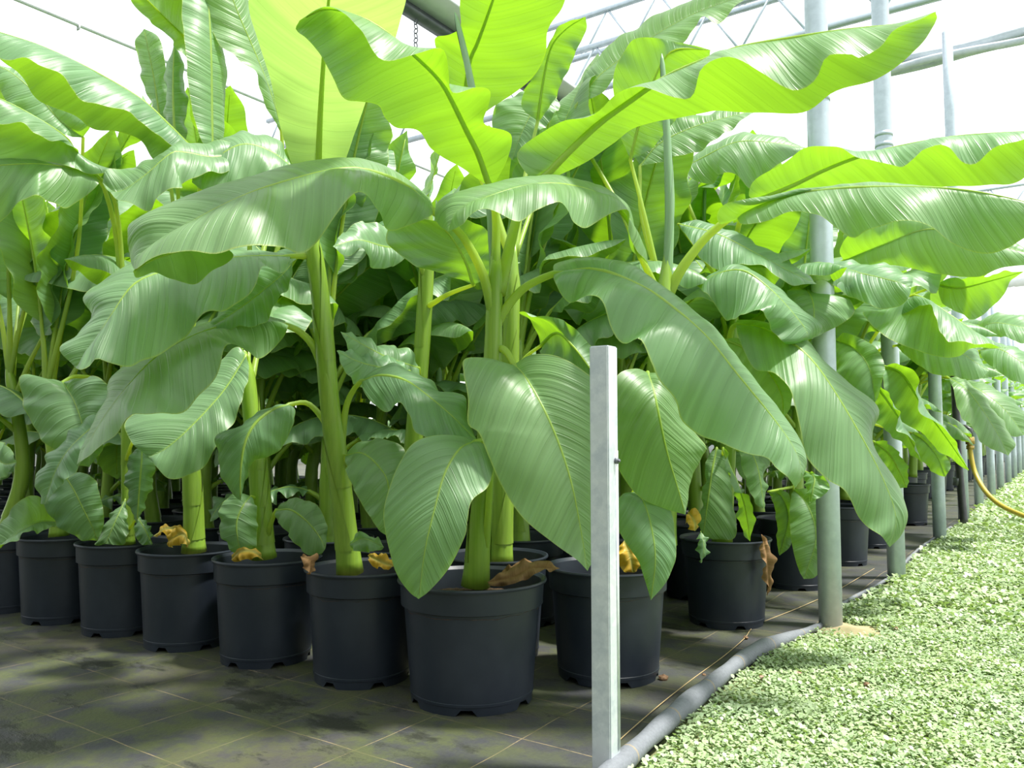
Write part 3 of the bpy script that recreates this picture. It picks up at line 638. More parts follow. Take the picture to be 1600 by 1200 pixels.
# upper right: folded leaves seen from below
hl(P1, [(841, 282, 2.12), (898, 226, 2.10), (939, 188, 2.08), (989, 152, 2.05), (1040, 118, 2.0), (1100, 92, 1.95), (1157, 72, 1.90), (1240, 57, 1.85), (1330, 44, 1.80), (1407, 36, 1.77), (1462, 18, 1.76)],
   [(820, 268), (808, 240), (835, 215), (880, 190), (920, 180), (960, 150), (1000, 138), (1056, 153), (1080, 150), (1096, 104), (1131, 91), (1187, 112), (1222, 132), (1247, 139), (1275, 122), (1292, 87), (1330, 86), (1345, 92), (1375, 76), (1398, 44), (1440, 28)], -.6,
   [(870, 275), (910, 255), (960, 225), (1000, 195), (1094, 178), (1180, 174), (1255, 176), (1307, 142), (1375, 120), (1431, 79), (1462, 35)], .8,
   [(780, 460, 2.05), (800, 370, 2.10), (815, 320, 2.12)], W=.17, r=.0125, rip=.004, cup=.06)
hl(Q1, [(1150, 335, 2.25), (1190, 318, 2.22), (1250, 302, 2.15), (1319, 293, 2.08), (1400, 291, 2.0), (1487, 294, 1.93), (1560, 305, 1.88), (1640, 325, 1.85)],
   [(1160, 350), (1200, 345), (1240, 330), (1277, 334), (1305, 355), (1334, 373), (1358, 357), (1405, 347), (1450, 352), (1487, 379), (1536, 397), (1570, 390), (1600, 372), (1640, 350)], -.8,
   [(1127, 350), (1120, 335), (1135, 318), (1184, 309), (1250, 300), (1350, 296), (1450, 310), (1550, 330)], 1, [(1040, 470, 2.3), (1062, 425, 2.29), (1095, 380, 2.28), (1125, 352, 2.27)], W=.15, r=.0125, rip=.004)
hl(R6, [(1318, 408, 3.1), (1380, 383, 2.95), (1450, 358, 2.8), (1520, 372, 2.7), (1620, 400, 2.62)], [(1312, 390), (1330, 365), (1380, 345), (1450, 335), (1540, 355)], .4, [(1330, 415), (1400, 415), (1470, 429), (1525, 432), (1570, 418), (1620, 412)], -.3, [(1250, 580, 3.58), (1280, 440, 3.2)], W=.17, r=.009)
hl(R4, [(1180, 312, 2.78), (1240, 288, 2.70), (1290, 264, 2.63), (1345, 243, 2.56), (1412, 226, 2.48), (1487, 213, 2.4), (1560, 207, 2.33), (1650, 203, 2.27)],
   [(1170, 305), (1180, 280), (1225, 255), (1259, 232), (1307, 229), (1340, 244), (1394, 259), (1416, 259), (1450, 230), (1480, 227), (1502, 251), (1525, 255), (1555, 232), (1600, 218)], -.5,
   [(1190, 318), (1240, 305), (1300, 292), (1375, 290), (1480, 292), (1544, 289), (1600, 278)], .6, [(1148, 470, 2.9), (1150, 380, 2.9), (1160, 335, 2.83)], W=.17, r=.010, rip=.003)
# top centre: leaf arching towards the viewer, seen from below
hl(P1, [(768, 295, 2.02), (750, 245, 1.97), (733, 210, 1.92), (712, 168, 1.86), (688, 125, 1.80), (650, 88, 1.74), (608, 52, 1.70), (560, 24, 1.68), (508, 14, 1.67), (468, 32, 1.68)],
   [(745, 278), (689, 243), (672, 230), (655, 207), (621, 199), (601, 182), (591, 164), (560, 160), (536, 152), (520, 120), (500, 85), (478, 60), (462, 45)], .5,
   [(790, 255), (800, 219), (790, 203), (756, 193), (763, 165), (765, 143), (743, 136), (709, 143), (700, 115), (690, 78), (650, 85), (608, 93), (585, 82), (560, 45), (536, 20), (505, 10)], -.5,
   [(774, 430, 2.05), (775, 350, 2.05)], W=.17, r=.010, rip=.003, cup=.06)
spear(P1, [(776, 470, 2.06), (771, 380, 2.07), (764, 290, 2.08), (745, 180, 2.09), (728, 90, 2.10), (711, 20, 2.11)], .0125)
spear(Q1, [(1042, 450, 2.30), (1046, 340, 2.32), (1043, 230, 2.34), (1038, 140, 2.35), (1034, 84, 2.36)], .0125)
hl(P2, [(498, 285, 2.14), (500, 200, 2.08), (505, 110, 1.98), (512, 20, 1.86), (520, -60, 1.74), (528, -130, 1.63)], [(470, 285), (458, 262), (439, 202), (425, 135), (405, 67), (388, 0), (400, -60), (460, -115)], -.2, [(525, 285), (536, 262), (556, 202), (575, 152), (607, 90), (626, 30), (634, -20), (600, -90)], -.2, [(490, 385, 2.12), (495, 330, 2.15)], W=.24, r=.011, rip=.004, cup=.03, m=M_YOUNG)
hl(Q0, [(722, 190, 2.50), (733, 101, 2.38), (746, 67, 2.32), (770, 0, 2.20), (790, -60, 2.08), (810, -110, 1.98)], [(700, 160), (693, 108), (680, 72), (684, 56), (718, 46), (719, 0), (730, -80)], -.2, [(745, 185), (767, 169), (800, 148), (832, 121), (852, 86), (856, 47), (882, 2), (890, -60)], -.2, [(802, 420, 2.47), (770, 320, 2.5), (740, 250, 2.52)], W=.24, r=.010, rip=.004, cup=.03)
hl(Q0, [(840, 190, 2.75), (850, 120, 2.70), (862, 72, 2.66), (885, 45, 2.62), (915, 26, 2.57)], [(815, 165), (830, 120), (848, 80), (880, 38)], -.2, [(850, 180), (864, 158), (885, 115), (905, 70), (917, 42)], -.2, [(805, 400, 2.48), (820, 280, 2.6)], W=.14, r=.007)
hl(Q0, [(860, 150, 2.9), (835, 170, 2.86), (815, 208, 2.84), (800, 250, 2.84)], [(830, 145), (800, 150), (770, 175), (775, 220)], .4, [(875, 165), (850, 200), (825, 235)], -.4, [(806, 400, 2.48), (850, 260, 2.8)], W=.13, r=.006)
hl(R3, [(900, 165, 3.0), (935, 120, 3.0), (985, 82, 3.0), (1040, 45, 2.98), (1100, 15, 2.96), (1180, -12, 2.94)], [(905, 150), (925, 100), (980, 50), (1040, 18), (1100, -8)], .5, [(930, 150), (960, 125), (1000, 82), (1056, 71), (1082, 48), (1098, 28), (1120, 36), (1150, 10)], -.6, [(1058, 580, 2.64), (980, 350, 2.8), (910, 220, 3.0)], W=.16, r=.008)
hl(R3, [(985, 250, 2.7), (1000, 190, 2.66), (1020, 130, 2.60), (1050, 80, 2.54), (1110, 78, 2.48)], [(965, 200), (958, 140), (965, 100), (990, 62), (1040, 62)], .2, [(1020, 230), (1060, 180), (1100, 130)], -.2, [(1060, 570, 2.64), (1010, 350, 2.66)], W=.15, r=.008)
hl(R3, [(1000, 260, 2.75), (1030, 225, 2.75), (1080, 200, 2.74), (1130, 185, 2.72), (1185, 172, 2.7)], [(990, 230), (1020, 195), (1080, 180), (1140, 172)], .5, [(1020, 255), (1070, 242), (1110, 225), (1150, 195)], -.5, [(1060, 540, 2.64), (1005, 350, 2.7)], W=.14, r=.008)
hl(R4, [(1060, 268, 3.1), (1100, 245, 3.05), (1150, 222, 3.0), (1200, 222, 2.97), (1262, 232, 2.95)], [(1075, 275), (1110, 290), (1125, 272), (1145, 268), (1172, 296), (1190, 275), (1230, 250)], -.9, [(1090, 240), (1150, 212), (1210, 214)], .9, [(1145, 470, 2.9), (1080, 330, 3.0)], W=.15, r=.007)
# upper left
hl(P3, [(332, 240, 2.52), (331, 160, 2.54), (330, 80, 2.56), (326, 0, 2.6), (320, -80, 2.66), (310, -150, 2.74)], [(316, 222), (304, 188), (295, 135), (288, 60), (284, 0), (286, -80)], -.9, [(345, 225), (350, 200), (353, 130), (352, 92), (340, 60), (330, 10), (325, -60)], .9, [(382, 560, 2.44), (360, 420, 2.5), (338, 310, 2.52)], W=.12, r=.009, rip=.003)
hl(P3, [(440, 205, 2.75), (425, 150, 2.70), (400, 85, 2.66), (372, 20, 2.62), (350, -40, 2.6)], [(425, 180), (405, 145), (397, 110), (365, 85), (340, 70), (330, 40), (320, 0), (322, -30)], -.6, [(448, 190), (432, 120), (405, 50), (385, 0)], .8, [(381, 550, 2.44), (420, 350, 2.7), (440, 260, 2.76)], W=.15, r=.008)
hl(P4, [(330, 110, 2.85), (290, 60, 2.74), (255, 25, 2.64), (210, -20, 2.52)], [(300, 100), (260, 55), (225, 25), (205, 0)], -.3, [(330, 80), (300, 20), (260, -20)], .3, [(292, 570, 2.58), (330, 300, 2.8)], W=.14, r=.007)
hl(P4, [(262, 255, 2.62), (250, 190, 2.66), (240, 120, 2.7), (225, 45, 2.74)], [(245, 200), (225, 130), (212, 70)], .4, [(268, 200), (262, 130), (250, 62)], .4, [(293, 600, 2.58), (280, 400, 2.6)], W=.11, r=.007)
hl(P4, [(275, 262, 2.5), (272, 200, 2.5), (270, 140, 2.52), (272, 70, 2.55)], [(261, 240), (260, 180), (260, 110)], .8, [(288, 230), (292, 170), (284, 95)], .8, [(294, 600, 2.58), (285, 400, 2.54)], W=.10, r=.007)
hl(P4, [(304, 235, 2.50), (260, 190, 2.44), (219, 153, 2.40), (145, 109, 2.32), (67, 72, 2.24), (0, 50, 2.18), (-60, 30, 2.15)],
   [(290, 238), (256, 217), (236, 209), (219, 189), (202, 173), (170, 166), (132, 163), (115, 135), (91, 112), (57, 105), (34, 92), (0, 88), (-50, 70)], -.7,
   [(270, 250), (243, 251), (216, 217), (148, 199), (111, 180), (67, 160), (37, 126), (0, 92), (-40, 60)], .7, [(292, 570, 2.58), (310, 400, 2.58), (312, 280, 2.54)], W=.16, r=.009)
hl(P5, [(145, 265, 2.66), (120, 240, 2.58), (98, 210, 2.5), (34, 170, 2.42), (-20, 145, 2.36)], [(130, 250), (101, 221), (67, 219), (44, 192), (0, 196), (-20, 180)], -.7, [(209, 270), (135, 268), (84, 254), (0, 250), (-20, 220)], .5, [(196, 650, 2.76), (185, 400, 2.75), (165, 300, 2.7)], W=.15, r=.009)
hl(P6, [(130, 215, 2.75), (95, 190, 2.7), (60, 150, 2.66), (20, 115, 2.64), (-10, 100, 2.63)], [(90, 210), (40, 190), (5, 150)], -.4, [(140, 190), (100, 150), (50, 115)], .4, [(70, 620, 2.95), (120, 400, 2.9)], W=.12, r=.007)
hl(P5, [(150, 275, 2.60), (110, 262, 2.52), (60, 256, 2.46), (0, 258, 2.40), (-50, 265, 2.36)], [(152, 290), (121, 315), (98, 327), (75, 312), (57, 304), (34, 314), (10, 338), (-20, 350)], -.9, [(130, 258), (60, 250), (0, 252)], .9, [(196, 660, 2.76), (190, 400, 2.75), (175, 300, 2.68)], W=.14, r=.008)
hl(P3, [(372, 240, 2.42), (330, 245, 2.36), (290, 238, 2.32), (266, 240, 2.28), (225, 275, 2.25), (185, 300, 2.24), (160, 285, 2.24)], [(364, 263), (321, 273), (285, 285), (283, 292), (250, 307), (233, 327), (205, 318), (182, 312)], -.6, [(360, 222), (310, 222), (270, 230), (220, 258), (170, 265)], .7, [(382, 560, 2.44), (390, 400, 2.5), (385, 290, 2.46)], W=.13, r=.007)
hl(P3, [(458, 262, 2.5), (420, 235, 2.46), (380, 225, 2.42), (340, 245, 2.38), (300, 285, 2.36)], [(450, 270), (432, 278), (388, 297), (350, 300), (324, 302)], -.7, [(430, 215), (385, 208), (340, 218), (310, 245)], .7, [(381, 550, 2.44), (430, 400, 2.5), (460, 310, 2.53)], W=.15, r=.007)
# dark leaf under the centre canopy
hl(Q2, [(740, 445, 2.36), (728, 410, 2.34), (705, 370, 2.32), (680, 345, 2.3)], [(700, 430), (650, 415), (610, 385), (605, 360), (630, 340)], .3, [(765, 430), (780, 395), (760, 360), (720, 340)], -.3, [(667, 480, 2.63), (700, 460, 2.5)], W=.14, r=.007)
hl(Q2, [(640, 390, 2.56), (600, 385, 2.46), (560, 375, 2.38), (520, 385, 2.32)], [(625, 410), (590, 420), (565, 390), (540, 400)], -.5, [(620, 370), (575, 345), (540, 360)], .5, [(668, 450, 2.63), (655, 405, 2.6)], W=.11, r=.008)
hl(Q0, [(845, 540, 2.4), (870, 520, 2.34), (895, 540, 2.28), (925, 580, 2.24)], [(850, 560), (880, 575), (910, 600)], -.3, [(830, 500), (810, 490), (870, 498), (905, 520), (935, 560)], .3, [(795, 600, 2.45), (820, 560, 2.42)], W=.12, r=.006)
# right of the first pole
R10 = plant(-.99, 5.15, 'potted banana plant between the second and third grey poles, its pot low in shadow', .3)
stem(R10, [(1352, 760, 4.85), (1356, 680, 4.85), (1360, 560, 4.85)], .03, .02)
hl(R8, [(1390, 490, 3.3), (1425, 462, 3.18), (1455, 472, 3.08), (1490, 495, 3.0), (1530, 522, 2.94), (1576, 545, 2.9)],
   [(1398, 485), (1412, 492), (1442, 474), (1458, 488), (1469, 510), (1477, 536), (1500, 532), (1530, 536)], -.8, [(1349, 489), (1365, 510), (1394, 532), (1450, 553), (1495, 558), (1521, 543)], .8, [(1325, 590, 4.25), (1360, 500, 3.6)], W=.16, r=.008)
hl(R8, [(1400, 540, 3.7), (1440, 530, 3.55), (1490, 545, 3.45), (1545, 580, 3.38)], [(1415, 555), (1450, 580), (1495, 590), (1530, 592)], -.6, [(1420, 522), (1470, 522), (1520, 545)], .8, [(1325, 600, 4.25), (1370, 550, 3.9)], W=.15, r=.007)
hl(R8, [(1465, 445, 3.6), (1500, 450, 3.5), (1550, 438, 3.4), (1600, 424, 3.32)], [(1470, 470), (1500, 490), (1525, 498), (1560, 470), (1580, 440)], .5, [(1480, 436), (1530, 432), (1570, 425)], -.5, [(1325, 590, 4.25), (1400, 480, 3.8)], W=.15, r=.007)
hl(R6, [(1305, 532, 3.2), (1335, 545, 3.1), (1358, 575, 3.02), (1368, 628, 2.98)], [(1300, 550), (1310, 590), (1335, 620)], .4, [(1320, 520), (1365, 540), (1382, 572), (1376, 605)], -.3, [(1250, 600, 3.58), (1280, 540, 3.35)], W=.12, r=.006)
hl(R8, [(1382, 572, 3.4), (1410, 585, 3.28), (1440, 630, 3.18), (1480, 685, 3.1), (1514, 735, 3.08)], [(1380, 600), (1400, 650), (1430, 670), (1470, 705), (1500, 728)], .5, [(1400, 568), (1428, 580), (1436, 612), (1435, 648), (1462, 655), (1490, 690)], -.6, [(1325, 620, 4.25), (1355, 575, 3.7)], W=.15, r=.007)
hl(R6, [(1368, 600, 3.05), (1390, 630, 2.98), (1412, 665, 2.94), (1440, 722, 2.92)], [(1366, 620), (1370, 660), (1395, 680), (1420, 705)], .6, [(1378, 605), (1402, 640), (1402, 665), (1425, 690)], -.6, [(1250, 620, 3.58), (1320, 600, 3.25)], W=.12, r=.006)
hl(R8, [(1424, 676, 3.5), (1445, 690, 3.42), (1465, 715, 3.36), (1477, 745, 3.34)], [(1425, 700), (1448, 728), (1465, 742)], .4, [(1440, 678), (1470, 700), (1485, 728)], -.4, [(1325, 650, 4.25), (1390, 670, 3.8)], W=.10, r=.005)
hl(R6, [(1366, 690, 3.1), (1390, 710, 3.02), (1405, 735, 2.98), (1417, 762, 2.97)], [(1366, 715), (1385, 735), (1402, 760)], .5, [(1385, 690), (1410, 715), (1420, 740)], -.5, [(1250, 660, 3.58), (1320, 680, 3.3)], W=.09, r=.005)
hl(R4, [(1130, 530, 2.6), (1165, 545, 2.52), (1200, 580, 2.46), (1222, 620, 2.44), (1222, 660, 2.44)], [(1140, 560), (1165, 600), (1200, 640)], .4, [(1160, 530), (1205, 560), (1236, 610), (1232, 640)], -.3, [(1140, 600, 2.88), (1125, 550, 2.7)], W=.12, r=.006)
# low leaves around the glossy pot
hl(R4, [(1130, 700, 2.72), (1140, 725, 2.66), (1155, 760, 2.62), (1166, 800, 2.6), (1172, 846, 2.61)], [(1136, 705), (1134, 735), (1150, 765), (1165, 775), (1180, 800)], -.5, [(1150, 765), (1152, 800), (1160, 830)], .5, [(1137, 740, 2.86), (1130, 715, 2.8)], W=.09, r=.005)
hl(R4, [(1150, 685, 2.84), (1170, 700, 2.78), (1185, 735, 2.74), (1194, 795, 2.73)], [(1155, 705), (1165, 750), (1180, 785)], -.3, [(1175, 690), (1190, 720), (1197, 765)], .4, [(1138, 720, 2.87)], W=.08, r=.005)
hl(R4, [(1120, 700, 2.80), (1112, 740, 2.76), (1105, 790, 2.74), (1098, 842, 2.75)], [(1105, 715), (1100, 760), (1092, 815)], .3, [(1135, 715), (1145, 780), (1150, 838), (1125, 842)], -.2, [(1136, 750, 2.86)], W=.09, r=.006)
hl(R4, [(1255, 735, 2.72), (1272, 745, 2.66), (1270, 765, 2.63), (1266, 786, 2.62)], [(1258, 755), (1262, 775)], .3, [(1285, 745), (1297, 763), (1280, 778)], -.3, [(1138, 700, 2.87), (1220, 715, 2.82)], W=.07, r=.005)
hl(R6, [(1200, 768, 3.3), (1220, 775, 3.22), (1232, 810, 3.2), (1218, 868, 3.2)], [(1208, 785), (1214, 820), (1214, 850)], .4, [(1230, 770), (1238, 805), (1236, 850)], -.3, [(1243, 760, 3.55)], W=.07, r=.005)
hl(R6, [(1240, 765, 3.2), (1262, 790, 3.1), (1275, 840, 3.05), (1256, 905, 3.04)], [(1234, 790), (1236, 840), (1246, 885)], .3, [(1275, 765), (1292, 800), (1290, 870), (1275, 900)], -.3, [(1244, 740, 3.55)], W=.10, r=.005)
# beyond the third pole
FAR1 = plant(-.99, 6.6, 'potted banana plant beside the yellow hose tap along the path', .3, True)
stem(FAR1, [(1425, 745, 6.0), (1430, 650, 6.0), (1440, 570, 6.0)], .03, .02)
hl(FAR1, [(1482, 590, 4.9), (1508, 606, 4.75), (1535, 640, 4.65), (1560, 680, 4.6), (1576, 712, 4.6)], [(1490, 610), (1500, 650), (1520, 665), (1530, 690), (1560, 705)], -.5, [(1500, 590), (1530, 610), (1560, 650), (1585, 690)], .5, [(1435, 600, 6.0), (1460, 580, 5.3)], W=.18, r=.007)
hl(FAR1, [(1500, 595, 5.2), (1535, 612, 5.0), (1570, 640, 4.9), (1600, 680, 4.85)], [(1510, 615), (1545, 650), (1580, 680)], -.5, [(1525, 595), (1570, 615), (1605, 650)], .5, [(1435, 600, 6.0), (1470, 590, 5.5)], W=.18, r=.007)
hl(FAR1, [(1520, 520, 5.2), (1550, 505, 5.0), (1590, 510, 4.85), (1640, 525, 4.75)], [(1530, 530), (1560, 525), (1600, 535)], -.6, [(1540, 495), (1580, 490), (1630, 505)], .6, [(1438, 590, 6.0), (1490, 540, 5.5)], W=.17, r=.007)
hl(FAR1, [(1530, 548, 4.8), (1560, 545, 4.65), (1595, 565, 4.55), (1640, 600, 4.5)], [(1540, 565), (1575, 590), (1610, 605)], -.6, [(1550, 535), (1590, 545), (1630, 575)], .6, [(1438, 590, 6.0), (1500, 555, 5.2)], W=.17, r=.007)
# scraps on the soil
def scrap(pl, pts, A, B, m, label):
    hl(pl, pts, A, -.4, B, .4, (), W=.035, r=.002, rip=.012, nr=2.6, cup=.3, m=m, name='withered_leaf', label=label)
scrap(P3, [(362, 874, 2.33), (375, 862, 2.31), (395, 862, 2.30), (412, 875, 2.31)], [(370, 878), (395, 872)], [(368, 858), (395, 856)], M_YELLOW, 'curled yellow leaf scrap')
scrap(P4, [(262, 848, 2.5), (275, 838, 2.48), (288, 836, 2.47), (294, 856, 2.47)], [(265, 855), (285, 850)], [(270, 826), (292, 830)], M_YELLOW, 'curled yellow leaf scrap')
scrap(P4, [(240, 838, 2.5), (262, 826, 2.52), (292, 832, 2.53)], [(255, 836), (280, 838)], [(258, 822), (285, 824)], M_YELLOW, 'yellow leaf scrap')
scrap(P2, [(470, 870, 2.07), (484, 876, 2.05), (485, 898, 2.05)], [(474, 882), (480, 896)], [(484, 868), (496, 872), (492, 885)], M_DRY, 'brown withered leaf scrap')
scrap(P2, [(546, 850, 2.1), (570, 842, 2.08), (600, 855, 2.06)], [(552, 860), (585, 862)], [(560, 832), (590, 842)], M_LEAF, 'pale green leaf scrap')
scrap(P2, [(575, 868, 2.12), (595, 878, 2.1), (615, 885, 2.1)], [(580, 882), (600, 890)], [(590, 865), (610, 872)], M_YELLOW, 'yellow leaf scrap')
scrap(P1, [(762, 910, 1.97), (800, 902, 1.97), (830, 888, 1.98), (875, 888, 2.0)], [(770, 916), (805, 912), (840, 896)], [(785, 894), (820, 878), (850, 876)], M_DRY, 'brown withered leaf lying over the rim')
scrap(P1, [(775, 905, 2.02), (800, 896, 2.04), (835, 880, 2.06)], [(790, 908), (820, 895)], [(790, 888), (820, 874)], M_DRY, 'brown withered leaf')
scrap(Q1, [(975, 845, 2.16), (985, 870, 2.14), (990, 895, 2.14)], [(965, 860), (972, 890)], [(990, 850), (1000, 885)], M_YELLOW, 'orange yellow leaf')
scrap(R3, [(1075, 800, 2.62), (1085, 815, 2.58), (1086, 830, 2.57)], [(1072, 812), (1078, 826)], [(1088, 795), (1095, 812)], M_YELLOW, 'orange yellow leaf')
scrap(R4, [(1190, 835, 2.71), (1197, 868, 2.69), (1200, 900, 2.69), (1199, 932, 2.70)], [(1190, 860), (1193, 890), (1197, 915)], [(1202, 850), (1210, 875), (1206, 905)], M_DRY, 'brown withered leaf hanging over the rim')
scrap(R4, [(1095, 830, 2.72), (1100, 855, 2.68), (1095, 880, 2.67)], [(1090, 845), (1092, 870)], [(1102, 840), (1104, 865)], M_LEAF, 'small green leaf')
# ------------------------------------------------------------------ plants behind: a set of leaf shapes shared by all
def lib_leaf(e0, e1, lp, Lb, Wb, droop, twist, seed, ns=44, nu=5):
    rnd = random.Random(seed)
    n = 40; pts = [np.zeros(3)]; ang = math.radians(e0); tot = lp + Lb; y = 0
    for i in range(n):
        f = (i + 1) / n
        a_ = math.radians(e0 + (e1 - e0) * max(0, (f * tot - lp * .4) / (tot - lp * .4)) ** 1.2)
        y += twist * f * tot / n * .4
        pts.append(pts[-1] + np.array([math.cos(a_), 0, math.sin(a_)]) * tot / n); pts[-1][1] = y
    pts = np.array(pts); k0 = int(n * lp / tot)
    pet = pts[:k0 + 1:3]; mid = pts[k0::3]
    if np.linalg.norm(mid[-1] - pts[-1]) > 1e-6: mid = np.vstack([mid, pts[-1]])
    M = crom(mid, 13); T = nrm(np.gradient(M, axis=0)); A = []; B = []
    for i in range(1, 12):
        s = i / 12; wd = Wb * (math.sin(math.pi * s ** .8) ** .55) * rnd.uniform(.9, 1.1)
        side = nrm(np.cross(T[i], [0, 0, 1])); up = np.cross(side, T[i])
        for sg, E in ((1, A), (-1, B)):
            d_ = math.radians(droop + 14 * rnd.uniform(-1, 1) + twist * 25 * sg)
            E.append(M[i] + wd * (math.cos(d_) * side * sg - math.sin(d_) * up))
    V, Fc, UV, U2, Mm = blade_arrays(mid, A, B, ns=ns, nu=nu, rip=.016, nr=4, seed=seed, cup=.12, pleat=.0015)
    me = mesh_of('leaf_blade', V, Fc, M_LEAF, True, UV, U2)
    rv, rf = rib_arrays(pet[:-1], Mm, .009, 6, 16)
    return me, mesh_of('midrib', rv, rf, M_RIB), M
LIB = {
 'up': [lib_leaf(84, 60, .28, .80, .14, 8, .2, 11), lib_leaf(80, 45, .28, .85, .15, 18, -.3, 12), lib_leaf(86, 72, .25, .75, .13, -10, .1, 13), lib_leaf(78, 25, .28, .80, .15, 28, .3, 14)],
 'mid': [lib_leaf(66, -5, .26, .78, .15, 32, .3, 21), lib_leaf(60, -25, .25, .75, .15, 38, -.3, 22), lib_leaf(68, 10, .26, .82, .15, 25, -.2, 23), lib_leaf(58, -40, .24, .70, .14, 42, .2, 24)],
 'low': [lib_leaf(50, -65, .18, .52, .12, 30, .3, 31), lib_leaf(45, -75, .16, .45, .11, 25, -.3, 32), lib_leaf(55, -50, .18, .55, .12, 35, .1, 33)],
 'tiny': [lib_leaf(50, -60, .09, .25, .065, 20, .3, 41), lib_leaf(40, -70, .08, .22, .06, 20, -.2, 42)]}
STEMS = []
for k in range(4):
    h = (.95, 1.05, .85, 1.0)[k]; q = random.Random(k)
    P = [(0, 0, .25), (q.uniform(-.02, .02), q.uniform(-.02, .02), .5), (q.uniform(-.04, .04), q.uniform(-.04, .04), .75), (q.uniform(-.05, .05), q.uniform(-.05, .05), h)]
    V, Fc = stem_arrays(P, .030, .017, 12, k); STEMS.append((mesh_of('pseudostem', V, Fc, M_STEM), P, h))
SPV, SPF = tube([(0, 0, z) for z in np.linspace(0, .75, 14)], list(np.linspace(.013, .007, 13)) + [.002], 10)
SPEAR = mesh_of('rolled_leaf', SPV, SPF, M_SPEAR)
def clear(W, depthmin):
    """leaf stays out of the space of the hand-set front plants"""
    v = W - Cv
    d = v @ Fv
    return d.min() > depthmin
def fill(t, rnd, far, dmin, spec, hmin=0.0, stm=True):
    """stem and leaves for one plant"""
    k = rnd.randrange(4); me, P, h = STEMS[k]; o = np.array(t.location)
    Pc = crom(P, 30)
    rz = rnd.uniform(0, 6.28); cz, sz = math.cos(rz), math.sin(rz)
    if stm:
        s_ = ob('pseudostem', me, t); s_.rotation_euler.z = rz
    if t.name in STEM_OF and not stm: Pc = crom(STEM_OF[t.name], 30); cz, sz = 1, 0; h = float(Pc[-1][2])
    az = rnd.uniform(0, 6.28)
    for kind, z, *toward in spec:
        if z * h < hmin: continue
        az += 2.4 + rnd.uniform(-.4, .4)
        if toward: az = toward[0] + rnd.uniform(-.5, .5)
        i = min(27, int(28 * (z * h - .25) / (h - .25))); b = Pc[max(0, i)]
        b = np.array([b[0] * cz - b[1] * sz, b[0] * sz + b[1] * cz, b[2]])
        for tr in range(10):
            bl, rb, Mp = rnd.choice(LIB[kind]); sca = rnd.uniform(.88, 1.1)
            a_ = az + (tr * .63 if tr else 0); c_, s__ = math.cos(a_), math.sin(a_)
            Wp = np.stack([Mp[:, 0] * c_ - Mp[:, 1] * s__, Mp[:, 0] * s__ + Mp[:, 1] * c_, Mp[:, 2]], 1) * sca + b + o
            if clear(Wp, dmin) and Wp[:, 2].min() > .12: break
        else: continue
        lf = ob('leaf', bl, t, b); lf.rotation_euler.z = a_; lf.scale = (sca,) * 3
        if not far: ob('midrib', rb, lf)
        else: ob('midrib', rb, lf) if kind != 'tiny' else None
    if rnd.random() < .7 and stm:
        b = Pc[-1]; sp_ = ob('rolled_leaf', SPEAR, t, (b[0] * cz - b[1] * sz, b[0] * sz + b[1] * cz, b[2] - .05)); sp_.rotation_euler = (rnd.uniform(-.1, .1), rnd.uniform(-.1, .1), 0)
SPEC = [('tiny', .42), ('low', .55), ('low', .66), ('mid', .76), ('mid', .84), ('mid', .9), ('up', .95), ('up', .97), ('up', 1.0)]
rnd = random.Random(77)
# more leaves on the far side of the front plants
for t_, dm in ((P2, 2.35), (P3, 2.55), (P4, 2.7), (P5, 2.8), (P6, 2.85), (P7, 2.8), (Q1, 2.5), (Q0, 2.6), (Q2, 2.75), (R3, 2.75), (R4, 3.0), (R6, 3.3), (R8, 3.6)):
    fill(t_, rnd, False, dm, [('low', .7), ('mid', .85), ('mid', .9), ('up', .95), ('up', 1.0), ('up', .98), ('up', .96)], 0, False)
for t_ in (R10, FAR1): fill(t_, rnd, True, 3.4, SPEC[:6] + SPEC[6:8], 0, False)
nth = [-1]
def ordn(j): return ordinal[j] if j < 13 else '%dth' % (j + 1)
taken = [(o.location.x, o.location.y) for o in bpy.data.objects if o.name.startswith('potted_banana_plant')]
tanL = math.tan(math.radians(66.5 + 4))
cnt = 0
for k in range(0, 44):
    y = 1.65 + .385 * k
    x0 = -1.25 if k % 2 == 0 else -1.06
    ncol = 40
    for j in range(ncol):
        x = x0 - .36 * j - .0 * k
        yy = y + rnd.uniform(-.03, .03) - .02 * j * 0; xx = x + rnd.uniform(-.03, .03)
        if any(abs(xx - a_) < .3 and abs(yy - b_) < .3 for a_, b_ in taken): continue
        if k == 0: continue
        if -x > yy * tanL + .3: break
        deep = k
        if k > 8 and j > 2: break
        if k > 24 and j > 0: break
        if k > 4 and j > 2 and (j + k) % 2: continue
        if k > 14 and (k % 2): continue
        edge = j == 0
        if edge and k <= 22: nth[0] += 1; lb = 'potted banana plant of the outermost line, %s one past the yellow hose tap' % ordinal[min(12, nth[0])]; g = 'outermost banana plants along the path'
        elif edge: lb = 'small looking potted banana plant at the far end of the path'; g = 'banana plants at the far end of the path'
        elif k <= 2: lb = 'shaded potted banana plant in the %s row, %s one in from the path' % (ordinal[k], ordn(j)); g = 'banana plants in the second and third row'
        else: lb = 'potted banana plant deep inside the block, only leaves and bits of stem showing'; g = 'banana plants deep inside the block'
        far = math.hypot(xx, yy) > 5
        t = plant(xx, yy, lb, rnd.uniform(0, 6.28), far, g)
        d = float((np.array([xx, yy, .65]) - Cv) @ Fv)
        fill(t, rnd, far, max(2.55, d - .75) if not edge else d - .95, (SPEC if not far else SPEC[1:]) + ([('up', .98)] if k <= 5 else []) + ([('mid', .8, .2), ('mid', .88, -.5), ('mid', .92, -.2), ('low', .7, 0.1), ('mid', .96, .3)] if edge else []))
        cnt += 1
print('background plants', cnt, 'objects', len(bpy.data.objects))

